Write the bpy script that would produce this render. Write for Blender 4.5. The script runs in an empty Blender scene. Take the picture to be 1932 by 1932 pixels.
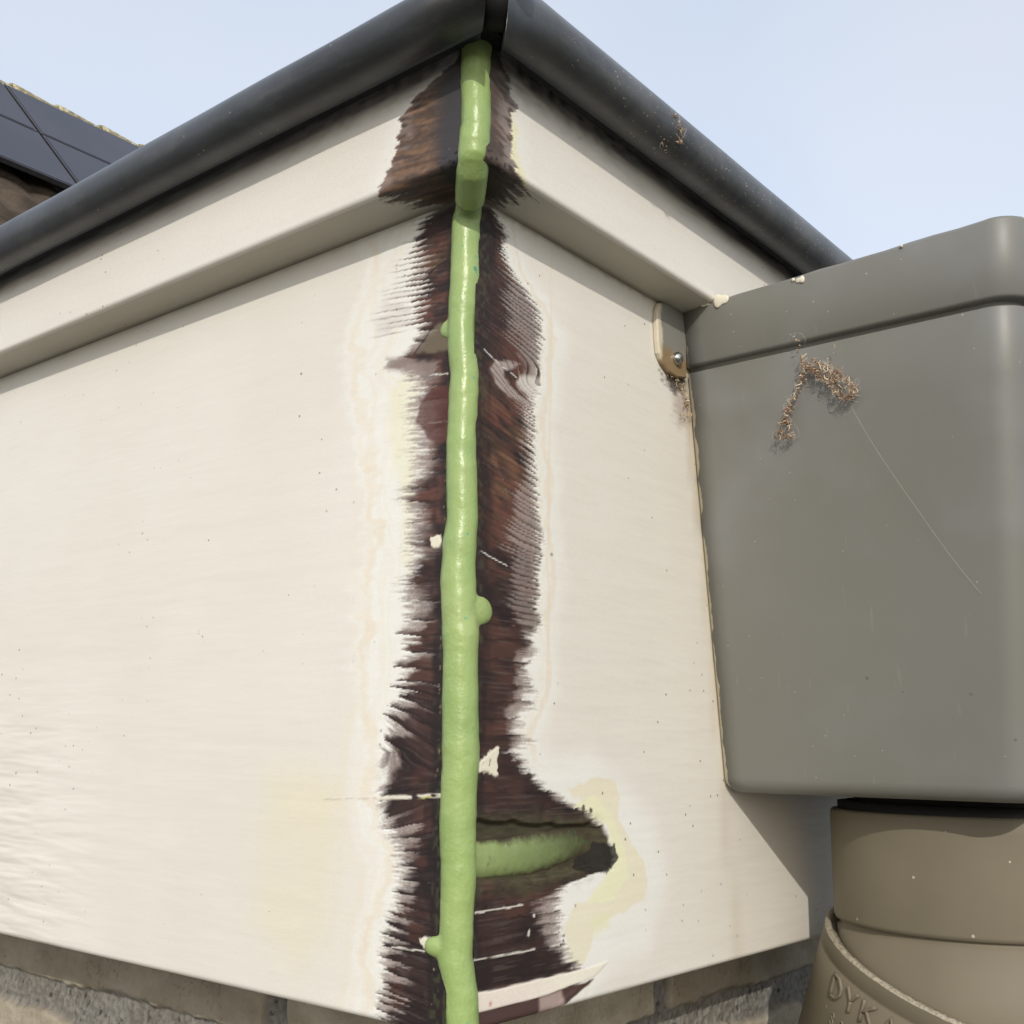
import bpy, bmesh, math, random
import numpy as np
from mathutils import Vector, Matrix

random.seed(7)
R = math.radians
scene = bpy.context.scene
COL = scene.collection

# ------------------------------------------------------------------ camera
cam_d = bpy.data.cameras.new("camera"); cam = bpy.data.objects.new("camera", cam_d); COL.objects.link(cam)
scene.camera = cam
CP = Vector((.20336, -.22780, .07143)); ya, pi_, ro = .68617, .20692, .01504
fwd = Vector((-math.sin(ya)*math.cos(pi_), math.cos(ya)*math.cos(pi_), math.sin(pi_)))
rt = Vector((math.cos(ya), math.sin(ya), 0)); up = rt.cross(fwd)
rt2 = rt*math.cos(ro) + up*math.sin(ro); up2 = -rt*math.sin(ro) + up*math.cos(ro)
cam.matrix_world = Matrix.Translation(CP) @ Matrix((rt2, up2, -fwd)).transposed().to_4x4()
cam_d.sensor_width = 36; cam_d.lens = 36*2130.8/1932
cam_d.clip_start = .01; cam_d.clip_end = 500

# ------------------------------------------------------------------ light
SUN = Vector((1.32, -1.51, 1.0)).normalized()          # towards the sun
world = bpy.data.worlds.new("World"); scene.world = world; world.use_nodes = True
wn = world.node_tree.nodes; wl = world.node_tree.links
for n in list(wn): wn.remove(n)
w_out = wn.new('ShaderNodeOutputWorld')
sky = wn.new('ShaderNodeTexSky'); sky.sky_type = 'NISHITA'; sky.sun_disc = False
sky.sun_elevation = math.asin(SUN.z); sky.sun_rotation = math.atan2(SUN.x, SUN.y)
sky.air_density = 1.0; sky.dust_density = 2.0; sky.ozone_density = 1.0
bg1 = wn.new('ShaderNodeBackground'); bg1.inputs[1].default_value = .075
wl.new(sky.outputs[0], bg1.inputs[0])
# thin high cloud veil over the blue
tc = wn.new('ShaderNodeTexCoord'); nz = wn.new('ShaderNodeTexNoise'); nz.inputs['Scale'].default_value = 2.2
nz.inputs['Detail'].default_value = 3
cr = wn.new('ShaderNodeValToRGB'); cr.color_ramp.elements[0].position = .35; cr.color_ramp.elements[1].position = .7
cr.color_ramp.elements[0].color = (.85, .94, 1.06, 1); cr.color_ramp.elements[1].color = (1.0, 1.02, 1.07, 1)
bg2 = wn.new('ShaderNodeBackground'); bg2.inputs[1].default_value = .62
wl.new(tc.outputs['Generated'], nz.inputs['Vector']); wl.new(nz.outputs[0], cr.inputs[0]); wl.new(cr.outputs[0], bg2.inputs[0])
ad = wn.new('ShaderNodeAddShader'); wl.new(bg1.outputs[0], ad.inputs[0]); wl.new(bg2.outputs[0], ad.inputs[1])
wl.new(ad.outputs[0], w_out.inputs[0])
sl = bpy.data.lights.new("sun", 'SUN'); sl.energy = 2.25; sl.angle = R(.6); sl.color = (1, .955, .88)
so = bpy.data.objects.new("sun", sl); COL.objects.link(so)
so.rotation_euler = SUN.to_track_quat('Z', 'Y').to_euler(); so.location = SUN*5
scene.view_settings.view_transform = 'Standard'; scene.view_settings.look = 'None'
scene.view_settings.exposure = 0; scene.view_settings.gamma = 1

# ------------------------------------------------------------------ helpers
def link(o, parent=None):
    COL.objects.link(o)
    if parent: o.parent = parent
    return o
def thing(name, label, cat, loc=(0, 0, 0), group=None):
    o = bpy.data.objects.new(name, None); o.empty_display_size = .01; link(o)
    o.location = loc; o['label'] = label; o['category'] = cat
    if group: o['group'] = group
    return o
def tag(o, label, cat, group=None):
    o['label'] = label; o['category'] = cat
    if group: o['group'] = group
    return o
def meshobj(name, verts, faces, mat, parent=None, smooth=True, colors=None):
    m = bpy.data.meshes.new(name)
    m.from_pydata([tuple(v) for v in verts], [], [tuple(f) for f in faces]); m.update()
    if colors is not None:
        a = m.color_attributes.new('tint', 'FLOAT_COLOR', 'POINT')
        a.data.foreach_set('color', np.asarray(colors, np.float32).ravel())
    if smooth: m.polygons.foreach_set('use_smooth', [True]*len(m.polygons))
    if mat: m.materials.append(mat)
    o = bpy.data.objects.new(name, m); link(o)
    if parent:
        o.parent = parent; o.matrix_parent_inverse = Matrix.Translation(-parent.location)
    return o
def bmobj(name, bm, mat, parent=None, smooth=False):
    m = bpy.data.meshes.new(name); bm.normal_update(); bm.to_mesh(m); bm.free()
    if smooth: m.polygons.foreach_set('use_smooth', [True]*len(m.polygons))
    if mat: m.materials.append(mat)
    o = bpy.data.objects.new(name, m); link(o)
    if parent:
        o.parent = parent; o.matrix_parent_inverse = Matrix.Translation(-parent.location)
    return o
def add_box(bm, a, b):
    vs = [bm.verts.new((x, y, z)) for x in (a[0], b[0]) for y in (a[1], b[1]) for z in (a[2], b[2])]
    for f in ((0,1,3,2),(4,6,7,5),(0,4,5,1),(2,3,7,6),(0,2,6,4),(1,5,7,3)): bm.faces.new([vs[i] for i in f])
def add_tube(bm, pts, rad, seg=6, caps=True):
    pts = [Vector(p) for p in pts]; rings = []
    prev = None
    for i, p in enumerate(pts):
        t = (pts[min(i+1, len(pts)-1)] - pts[max(i-1, 0)]).normalized()
        if prev is None:
            a = t.orthogonal().normalized()
        else:
            a = (prev - t*prev.dot(t)).normalized()
        prev = a; b = t.cross(a); r = rad[i] if hasattr(rad, '__len__') else rad
        rings.append([bm.verts.new(p + (a*math.cos(k*2*math.pi/seg) + b*math.sin(k*2*math.pi/seg))*r) for k in range(seg)])
    for i in range(len(rings)-1):
        for k in range(seg):
            bm.faces.new((rings[i][k], rings[i][(k+1) % seg], rings[i+1][(k+1) % seg], rings[i+1][k]))
    if caps:
        bm.faces.new(rings[0][::-1]); bm.faces.new(rings[-1])
def add_lathe(bm, prof, origin=(0, 0, 0), M=None, seg=96):
    """prof: list of (radius, height); M: 3x3 turning local z to the axis"""
    o = Vector(origin); rings = []
    for r, h in prof:
        ring = []
        for k in range(seg):
            a = 2*math.pi*k/seg; v = Vector((r*math.cos(a), r*math.sin(a), h))
            if M is not None: v = M @ v
            ring.append(bm.verts.new(o + v))
        rings.append(ring)
    for i in range(len(rings)-1):
        for k in range(seg):
            bm.faces.new((rings[i][k], rings[i][(k+1) % seg], rings[i+1][(k+1) % seg], rings[i+1][k]))

# numpy value noise
def _h(i, s):
    x = np.sin(i*127.1 + s*311.7)*43758.5453
    return x - np.floor(x)
def n1(x, s=0.):
    i = np.floor(x); f = x - i; f = f*f*(3-2*f)
    return _h(i, s)*(1-f) + _h(i+1, s)*f
def n2(x, y, s=0.):
    i = np.floor(x); j = np.floor(y); f = x-i; g = y-j; f = f*f*(3-2*f); g = g*g*(3-2*g)
    k = lambda a, b: _h(a + b*57.31, s)
    return (k(i, j)*(1-f)+k(i+1, j)*f)*(1-g) + (k(i, j+1)*(1-f)+k(i+1, j+1)*f)*g
def fbm(x, y, s=0., o=4):
    a = 0; w = .5; t = 0
    for q in range(o):
        a = a + w*n2(x*2**q, y*2**q, s+q*3.3); t += w; w *= .55
    return a/t
def sm(a, b, x):
    t = np.clip((x-a)/(b-a), 0, 1); return t*t*(3-2*t)
def mix(a, b, f):
    f = np.clip(f, 0, 1)[..., None]; return a*(1-f) + np.asarray(b)*f
def inpoly(x, y, P, soft=.3):
    """about 1 inside polygon P, 0 outside, with a soft edge in the units of x, y"""
    c = np.zeros(x.shape, bool); d = np.full(x.shape, 1e9)
    for k in range(len(P)):
        x0, y0 = P[k]; x1, y1 = P[(k+1) % len(P)]
        if y0 != y1:
            t = ((y0 > y) != (y1 > y)) & (x < (x1-x0)*(y-y0)/(y1-y0) + x0); c ^= t
        L = (x1-x0)**2 + (y1-y0)**2
        u = np.clip(((x-x0)*(x1-x0) + (y-y0)*(y1-y0))/L, 0, 1)
        d = np.minimum(d, np.hypot(x-x0-u*(x1-x0), y-y0-u*(y1-y0)))
    sd = np.where(c, d, -d); return sm(-soft, soft, sd)
def interp(z, tab):
    t = sorted(tab); return np.interp(z, [a for a, b in t], [b for a, b in t])

# ------------------------------------------------------------------ materials
def new_mat(name):
    m = bpy.data.materials.new(name); m.use_nodes = True
    nt = m.node_tree; b = nt.nodes['Principled BSDF']
    return m, nt, b
def noise(nt, scale, detail=4, vec=None, rough=.5, mscale=None, rot=None):
    n = nt.nodes.new('ShaderNodeTexNoise'); n.inputs['Scale'].default_value = scale
    n.inputs['Detail'].default_value = detail; n.inputs['Roughness'].default_value = rough
    if vec is None:
        vec = nt.nodes.new('ShaderNodeTexCoord').outputs['Object']
    if mscale or rot:
        mp = nt.nodes.new('ShaderNodeMapping')
        if mscale: mp.inputs['Scale'].default_value = mscale
        if rot: mp.inputs['Rotation'].default_value = rot
        nt.links.new(vec, mp.inputs[0]); vec = mp.outputs[0]
    nt.links.new(vec, n.inputs['Vector']); return n
def ramp(nt, src, stops):
    r = nt.nodes.new('ShaderNodeValToRGB'); e = r.color_ramp.elements
    while len(e) < len(stops): e.new(.5)
    for k, (p, c) in enumerate(stops):
        e[k].position = p; e[k].color = (c, c, c, 1) if not hasattr(c, '__len__') else (*c, 1)
    nt.links.new(src, r.inputs[0]); return r
def mixc(nt, a, b, fac, mode='MIX'):
    m = nt.nodes.new('ShaderNodeMix'); m.data_type = 'RGBA'; m.blend_type = mode
    for s, v in ((m.inputs[0], fac), (m.inputs[6], a), (m.inputs[7], b)):
        if hasattr(v, 'links') or hasattr(v, 'is_linked'): nt.links.new(v, s)
        else: s.default_value = v if not hasattr(v, '__len__') else (*v, 1)[:4]
    return m.outputs[2]
def math_n(nt, op, a, b=None, c=None):
    m = nt.nodes.new('ShaderNodeMath'); m.operation = op
    for s, v in zip(m.inputs, (a, b, c)):
        if v is None: continue
        if hasattr(v, 'is_linked'): nt.links.new(v, s)
        else: s.default_value = v
    return m.outputs[0]
def bump(nt, b, h, strength, dist, prev=None):
    n = nt.nodes.new('ShaderNodeBump'); n.inputs['Strength'].default_value = strength; n.inputs['Distance'].default_value = dist
    nt.links.new(h, n.inputs['Height'])
    if prev: nt.links.new(prev, n.inputs['Normal'])
    nt.links.new(n.outputs[0], b.inputs['Normal']); return n.outputs[0]
def specks(nt, col, scale, radius, density, colour, seed=0., gate=None):
    """sparse little flecks of dirt: a few of the Voronoi cells carry a dot"""
    tcn = nt.nodes.new('ShaderNodeTexCoord'); mp = nt.nodes.new('ShaderNodeMapping')
    mp.inputs['Location'].default_value = (seed, seed*.7, -seed); nt.links.new(tcn.outputs['Object'], mp.inputs[0])
    v = nt.nodes.new('ShaderNodeTexVoronoi'); v.inputs['Scale'].default_value = scale; nt.links.new(mp.outputs[0], v.inputs['Vector'])
    wob = noise(nt, scale*5, 2); d = math_n(nt, 'MULTIPLY_ADD', wob.outputs[0], radius*.9, v.outputs['Distance'])
    dot = math_n(nt, 'LESS_THAN', d, radius*1.35)
    sep = nt.nodes.new('ShaderNodeSeparateColor'); nt.links.new(v.outputs['Color'], sep.inputs[0])
    pick = math_n(nt, 'LESS_THAN', sep.outputs[0], density); f = math_n(nt, 'MULTIPLY', dot, pick)
    if gate is not None: f = math_n(nt, 'MULTIPLY', f, gate)
    f = math_n(nt, 'MULTIPLY', f, .8)
    return mixc(nt, col, colour, f)

def paint_mat(name, along):
    """cream gloss paint over bare wood; the tint attribute holds the worn pattern"""
    m, nt, b = new_mat(name)
    at = nt.nodes.new('ShaderNodeAttribute'); at.attribute_name = 'tint'
    ms = (6, 120, 260) if along == 'X' else (120, 6, 260)
    strokes = noise(nt, 1, 4, mscale=ms, rough=.6)
    broad = noise(nt, 14, 3)
    c = mixc(nt, at.outputs['Color'], (.93, .9, .86), ramp(nt, strokes.outputs[0], [(.3, .12), (.6, 0)]).outputs[0], 'MULTIPLY')
    c = mixc(nt, c, (.94, .93, .9), ramp(nt, broad.outputs[0], [(.4, .5), (.65, 0)]).outputs[0], 'MULTIPLY')
    gate = ramp(nt, noise(nt, 11, 2).outputs[0], [(.48, 0), (.6, 1)]).outputs[0]
    c = specks(nt, c, 260, .13, .30 if along == 'X' else .05, (.20, .16, .11), 0, gate)
    c = specks(nt, c, 120, .05, .15 if along == 'X' else .06, (.22, .18, .12), 3.1)
    fine = noise(nt, 2600, 2)
    c = mixc(nt, c, (.8, .78, .76), ramp(nt, fine.outputs[0], [(.35, .35), (.6, 0)]).outputs[0], 'MULTIPLY')
    nt.links.new(c, b.inputs['Base Color'])
    # bare wood is duller than the paint: alpha channel of the tint = bareness
    rr = math_n(nt, 'MULTIPLY_ADD', at.outputs['Alpha'], .22, .40)
    nt.links.new(rr, b.inputs['Roughness']); b.inputs['Specular IOR Level'].default_value = .35
    h = math_n(nt, 'ADD', strokes.outputs[0], math_n(nt, 'MULTIPLY', fine.outputs[0], .25))
    n0 = bump(nt, b, h, .16, .00016)
    ww = noise(nt, 1, 2, mscale=(22, 60, 150) if along == 'X' else (60, 22, 150), rot=(0, R(-16), 0) if along == 'X' else None)
    geo = nt.nodes.new('ShaderNodeTexCoord'); sx = nt.nodes.new('ShaderNodeSeparateXYZ'); nt.links.new(geo.outputs['Object'], sx.inputs[0])
    if along == 'X':
        g1 = nt.nodes.new('ShaderNodeMapRange'); g1.inputs[1].default_value = -.16; g1.inputs[2].default_value = -.235
        nt.links.new(sx.outputs[0], g1.inputs[0])
        g2 = nt.nodes.new('ShaderNodeMapRange'); g2.inputs[1].default_value = .10; g2.inputs[2].default_value = .03
        nt.links.new(sx.outputs[2], g2.inputs[0])
        gg = math_n(nt, 'MULTIPLY_ADD', math_n(nt, 'MULTIPLY', g1.outputs[0], g2.outputs[0]), .8, .10)
    else: gg = .14
    bump(nt, b, math_n(nt, 'MULTIPLY', ww.outputs[0], gg), 1, .0022, n0)
    return m
MPX = paint_mat('cream_paint_over_wood_a', 'X'); MPY = paint_mat('cream_paint_over_wood_b', 'Y')

def plain(name, col, rough=.5, spec=.4, var=.12, vscale=20, bscale=600, bstr=.15, bdist=.0002, metallic=0, fleck=None):
    m, nt, b = new_mat(name)
    n = noise(nt, vscale, 4); c = mixc(nt, col, tuple(x*(1-var*2) for x in col), ramp(nt, n.outputs[0], [(.35, 0), (.7, 1)]).outputs[0])
    if fleck:
        for f in fleck: c = specks(nt, c, *f)
    nt.links.new(c, b.inputs['Base Color']); b.inputs['Roughness'].default_value = rough
    b.inputs['Specular IOR Level'].default_value = spec; b.inputs['Metallic'].default_value = metallic
    if bstr: bump(nt, b, noise(nt, bscale, 3).outputs[0], bstr, bdist)
    return m
M_HOP = plain('grey_pvc', (.188, .187, .168), .45, .45, .06, 14, 500, .12, .0002,
              fleck=[(190, .06, .12, (.42, .40, .34), 1.), (90, .05, .2, (.07, .06, .05), 5.), (420, .12, .05, (.55, .52, .45), 2.)])
_nt = M_HOP.node_tree; _b = _nt.nodes['Principled BSDF']; _s0 = _b.inputs['Base Color'].links[0].from_socket
_c = mixc(_nt, _s0, (.222, .226, .226), ramp(_nt, noise(_nt, 26, 3, rough=.45).outputs[0], [(.48, 0), (.68, .75)]).outputs[0])        # chalky faded patches
_c = mixc(_nt, _c, (.160, .156, .132), ramp(_nt, noise(_nt, 9, 4).outputs[0], [(.45, 0), (.7, .6)]).outputs[0])
_c = mixc(_nt, _c, (.24, .235, .21), ramp(_nt, noise(_nt, 1, 3, mscale=(420, 420, 26), rot=(R(12), R(8), 0)).outputs[0], [(.68, 0), (.76, .45)]).outputs[0])   # run marks
_nt.links.new(_c, _b.inputs['Base Color'])
M_PIPE = plain('taupe_pvc', (.188, .162, .113), .6, .3, .09, 22, 500, .1, .0002,
               fleck=[(170, .09, .14, (.5, .45, .35), 4.)])
M_RIM = plain('sawn_pvc_edge', (.42, .37, .28), .8, .2, .25, 900, 1500, .8, .0006)
M_EPDM = plain('dark_roof_edging', (.030, .033, .034), .40, .5, .25, 30, 900, .25, .0002)
M_BLACK = plain('black_rubber', (.012, .012, .012), .6, .3, .1)
M_STEEL = plain('stainless_steel', (.62, .61, .58), .22, .5, .15, 800, 900, .2, .0002, metallic=1)
M_CHIP = plain('cream_paint_drip', (.72, .68, .56), .4, .4, .05)
M_BITU = plain('grey_sealant', (.10, .10, .095), .7, .3, .4, 150, 400, .8, .002)

_nt = M_HOP.node_tree; _b = _nt.nodes['Principled BSDF']; _src = _b.inputs['Base Color'].links[0].from_socket   # cream paint lapped over the back edge
_g = _nt.nodes.new('ShaderNodeTexCoord'); _sx = _nt.nodes.new('ShaderNodeSeparateXYZ'); _nt.links.new(_g.outputs['Object'], _sx.inputs[0])
_v = math_n(_nt, 'MULTIPLY_ADD', noise(_nt, 75, 3).outputs[0], -.0065, _sx.outputs[0])
_nt.links.new(mixc(_nt, _src, (.62, .57, .44), math_n(_nt, 'LESS_THAN', _v, -.0017)), _b.inputs['Base Color'])
def tube_mat():
    m, nt, b = new_mat('weathered_roof_edging')
    n = noise(nt, 35, 5); c = mixc(nt, (.034, .037, .039), (.016, .016, .016), ramp(nt, n.outputs[0], [(.35, 0), (.7, 1)]).outputs[0])
    # dusty film and lichen grains on the right hand run
    g = nt.nodes.new('ShaderNodeTexCoord'); sx = nt.nodes.new('ShaderNodeSeparateXYZ'); nt.links.new(g.outputs['Object'], sx.inputs[0])
    mr = nt.nodes.new('ShaderNodeMapRange'); mr.inputs[1].default_value = -.02; mr.inputs[2].default_value = .01
    nt.links.new(sx.outputs[1], mr.inputs[0])
    dust = math_n(nt, 'MULTIPLY', ramp(nt, noise(nt, 60, 6, rough=.7).outputs[0], [(.42, 0), (.72, 1)]).outputs[0], mr.outputs[0])
    c = mixc(nt, c, (.11, .10, .085), math_n(nt, 'MULTIPLY', dust, .7))
    c = mixc(nt, c, (.085, .085, .08), ramp(nt, noise(nt, 130, 6, rough=.75, mscale=(.35, .35, 1.6)).outputs[0], [(.5, 0), (.72, .55)]).outputs[0])
    gate = math_n(nt, 'MULTIPLY', ramp(nt, noise(nt, 28, 3).outputs[0], [(.42, 0), (.55, 1)]).outputs[0], mr.outputs[0])
    c = specks(nt, c, 700, .22, .3, (.34, .30, .2), 1, gate)
    c = specks(nt, c, 320, .12, .14, (.3, .28, .22), 2)
    # rubbed black smudges
    for p, r_ in (((-.1990, -.0330, .2598), .0068), ((-.1820, -.0330, .2608), .0058)):
        d = nt.nodes.new('ShaderNodeVectorMath'); d.operation = 'DISTANCE'; d.inputs[1].default_value = p
        nt.links.new(g.outputs['Object'], d.inputs[0])
        e = math_n(nt, 'MULTIPLY_ADD', noise(nt, 320, 4).outputs[0], r_*1.3, d.outputs['Value'])
        q = ramp(nt, math_n(nt, 'DIVIDE', e, r_*2.2), [(.42, 1), (.58, 0)]).outputs[0]
        c = mixc(nt, c, (.008, .008, .008), q)
    nt.links.new(c, b.inputs['Base Color'])
    nt.links.new(ramp(nt, n.outputs[0], [(.3, .42), (.7, .58)]).outputs[0], b.inputs['Roughness'])
    b.inputs['Specular IOR Level'].default_value = .55
    b.inputs['Sheen Weight'].default_value = .45; b.inputs['Sheen Roughness'].default_value = .35; b.inputs['Sheen Tint'].default_value = (.78, .88, 1, 1)
    b.inputs['Coat Weight'].default_value = .35; b.inputs['Coat Roughness'].default_value = .38
    bump(nt, b, noise(nt, 260, 5, rough=.65).outputs[0], .35, .0004)
    return m
M_TUBE = tube_mat()

def filler_mat():
    m, nt, b = new_mat('green_wood_filler')
    n = noise(nt, 90, 4, mscale=(1, 1, .5)); c = mixc(nt, (.325, .435, .15), (.26, .37, .125), ramp(nt, n.outputs[0], [(.3, 0), (.7, 1)]).outputs[0])
    c = mixc(nt, c, (.38, .465, .18), ramp(nt, noise(nt, 33, 3).outputs[0], [(.45, 0), (.7, .7)]).outputs[0])
    c = specks(nt, c, 150, .17, .10, (.02, .26, .19), 1.7)
    c = specks(nt, c, 380, .18, .12, (.10, .36, .24), 4.2)
    c = mixc(nt, c, (.55, .62, .40), ramp(nt, noise(nt, 1400, 3).outputs[0], [(.63, 0), (.76, .3)]).outputs[0])
    nt.links.new(c, b.inputs['Base Color']); b.inputs['Roughness'].default_value = .30
    b.inputs['Specular IOR Level'].default_value = .5
    b.inputs['Subsurface Weight'].default_value = .25; b.inputs['Subsurface Radius'].default_value = (.8, 1, .4); b.inputs['Subsurface Scale'].default_value = .0015
    n0 = bump(nt, b, noise(nt, 900, 4, rough=.6).outputs[0], .4, .0003)
    bump(nt, b, noise(nt, 210, 4).outputs[0], .5, .0007, n0)
    return m
M_FILL = filler_mat()

# ------------------------------------------------------------------ ground and sky-side setting
def structure(o): o['kind'] = 'structure'; return o
m, nt, b = new_mat('paving')
v = nt.nodes.new('ShaderNodeTexBrick'); tcn = nt.nodes.new('ShaderNodeTexCoord')
v.inputs['Scale'].default_value = 3; v.inputs['Color1'].default_value = (.10, .09, .08, 1); v.inputs['Color2'].default_value = (.075, .07, .065, 1); v.inputs['Mortar'].default_value = (.05, .05, .045, 1)
nt.links.new(tcn.outputs['Object'], v.inputs[0])
nt.links.new(mixc(nt, v.outputs[0], (.06, .06, .05), ramp(nt, noise(nt, 1.5, 5).outputs[0], [(.4, 0), (.8, .8)]).outputs[0]), b.inputs['Base Color']); b.inputs['Roughness'].default_value = .9
structure(meshobj('ground', [(-150, -150, -2.6), (150, -150, -2.6), (150, 150, -2.6), (-150, 150, -2.6)], [(0, 1, 2, 3)], m, smooth=False))

# ------------------------------------------------------------------ fascia boards
H = 230.0       # all board work in millimetres
LE = [(229.3,17.3),(226.8,22.4),(220,24),(214.9,24.4),(206.1,23.3),(197.7,23.6),(192.9,21.2),(190.4,21.1),(187.7,24.3),(185.7,30.4),(183.8,33.5),(180.9,25),(177,20.5),(170.8,21.7),(164.1,21),(156,20),(148,19.8),(144.7,24.4),(141.5,23.8),(137.9,20.2),(132.5,20.4),(124.7,20),(120.2,21.1),(115.9,23.6),(112.7,21.2),(105.2,21.9),(101.5,22.9),(97.7,21.1),(94.8,24.1),(87.4,23.3),(83.1,24.5),(80.2,27.5),(77.2,26.3),(72.8,28.8),(65.6,29.7),(58.4,30.1),(55.5,29.5),(50,26.5),(44.7,22),(38,19.8),(33.7,21.8),(30.9,22.3),(25.3,24.2),(19.7,25.9),(16.9,27),(10.3,26),(3.5,27.1),(-.3,26.4)]
RE = [(228.3,10.6),(225.9,15.7),(219.1,15.9),(214.5,17.2),(211.6,22.7),(208.4,28.8),(202.5,33.1),(194,33.8),(186.9,32.8),(183.8,32.8),(178.2,31.7),(172.9,30.5),(169.1,30.2),(159.4,30.4),(151.4,31.3),(143.6,33),(135.7,34.7),(129.3,34.8),(122.8,33.8),(111.7,33.3),(107.3,36.1),(103.7,30.9),(97.7,32.7),(94,27.8),(90.1,32.4),(83.9,30.7),(80.8,26.4),(75.6,25.3),(73.5,30.2),(70.5,24.2),(67.6,28.4),(63.1,34),(58.5,44.2),(53.6,57.5),(50.2,65.8),(46.3,67.8),(42.3,69.2),(39,72.4),(36,70.6),(34.9,60.3),(33.1,48.3),(29,44.5),(21.7,45.8),(15.8,47.4),(11.6,52.3),(8.7,57.6),(6,56.3),(4.9,54.2),(2.6,49.8),(.4,41.1)]
PLUM = np.array([.050, .027, .024]); DARK = np.array([.020, .014, .014]); RED = np.array([.17, .070, .048]); ORANGE = np.array([.26, .145, .075])
FILM = np.array([.44, .375, .345]); PAINT = np.array([.775, .74, .665]); WHITE = np.array([.84, .83, .775]); TAN = np.array([.80, .705, .56]); YEL = np.array([.80, .76, .47])

TL = [(219.7,42),(209.5,43.8),(200.4,50),(185.9,47.6),(175.3,46),(168.2,44.1),(150.9,39.8),(134.3,36.6),(118.6,38.8),(103.1,40.1),(87.7,38.3),(72.8,35.2),(58.1,36.5),(49.8,31.1),(44.6,25.6),(37.8,24.2),(30.6,28),(23.2,32.1),(9.6,32.9),(-.7,31.2)]
LL = [(226,26),(221.2,29.1),(216.8,32.3),(209.4,37.2),(205.9,40.),(202.1,42.1),(196.5,41.9),(194.6,38),(193.6,20.1)]
RS = [(228,12),(225,13.2),(218.2,14),(213.4,15.3),(210.2,15.8),(203.3,17),(197.2,18.4),(192.1,21.6),(184.5,24.3),(181.3,22),(176,24),(170.7,21),(158.5,26.1),(150,25),(142.9,22.2),(132.9,20),(126.6,21),(120.9,23.5),(112,22),(104,28),(96,24),(90,26),(82,20),(76,22),(68,26),(62,40),(58,60),(40,90),(30,33),(20,36),(8,52),(0,50)]
def seam(u, z, P, w):
    d = np.full(u.shape, 1e9)
    for (a, b_), (c, e) in zip(P[:-1], P[1:]):
        L = (c-a)**2+(e-b_)**2; t = np.clip(((u-a)*(c-a)+(z-b_)*(e-b_))/L, 0, 1)
        d = np.minimum(d, np.hypot(u-a-t*(c-a), z-b_-t*(e-b_)))
    return 1-sm(w*.4, w, d)

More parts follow.
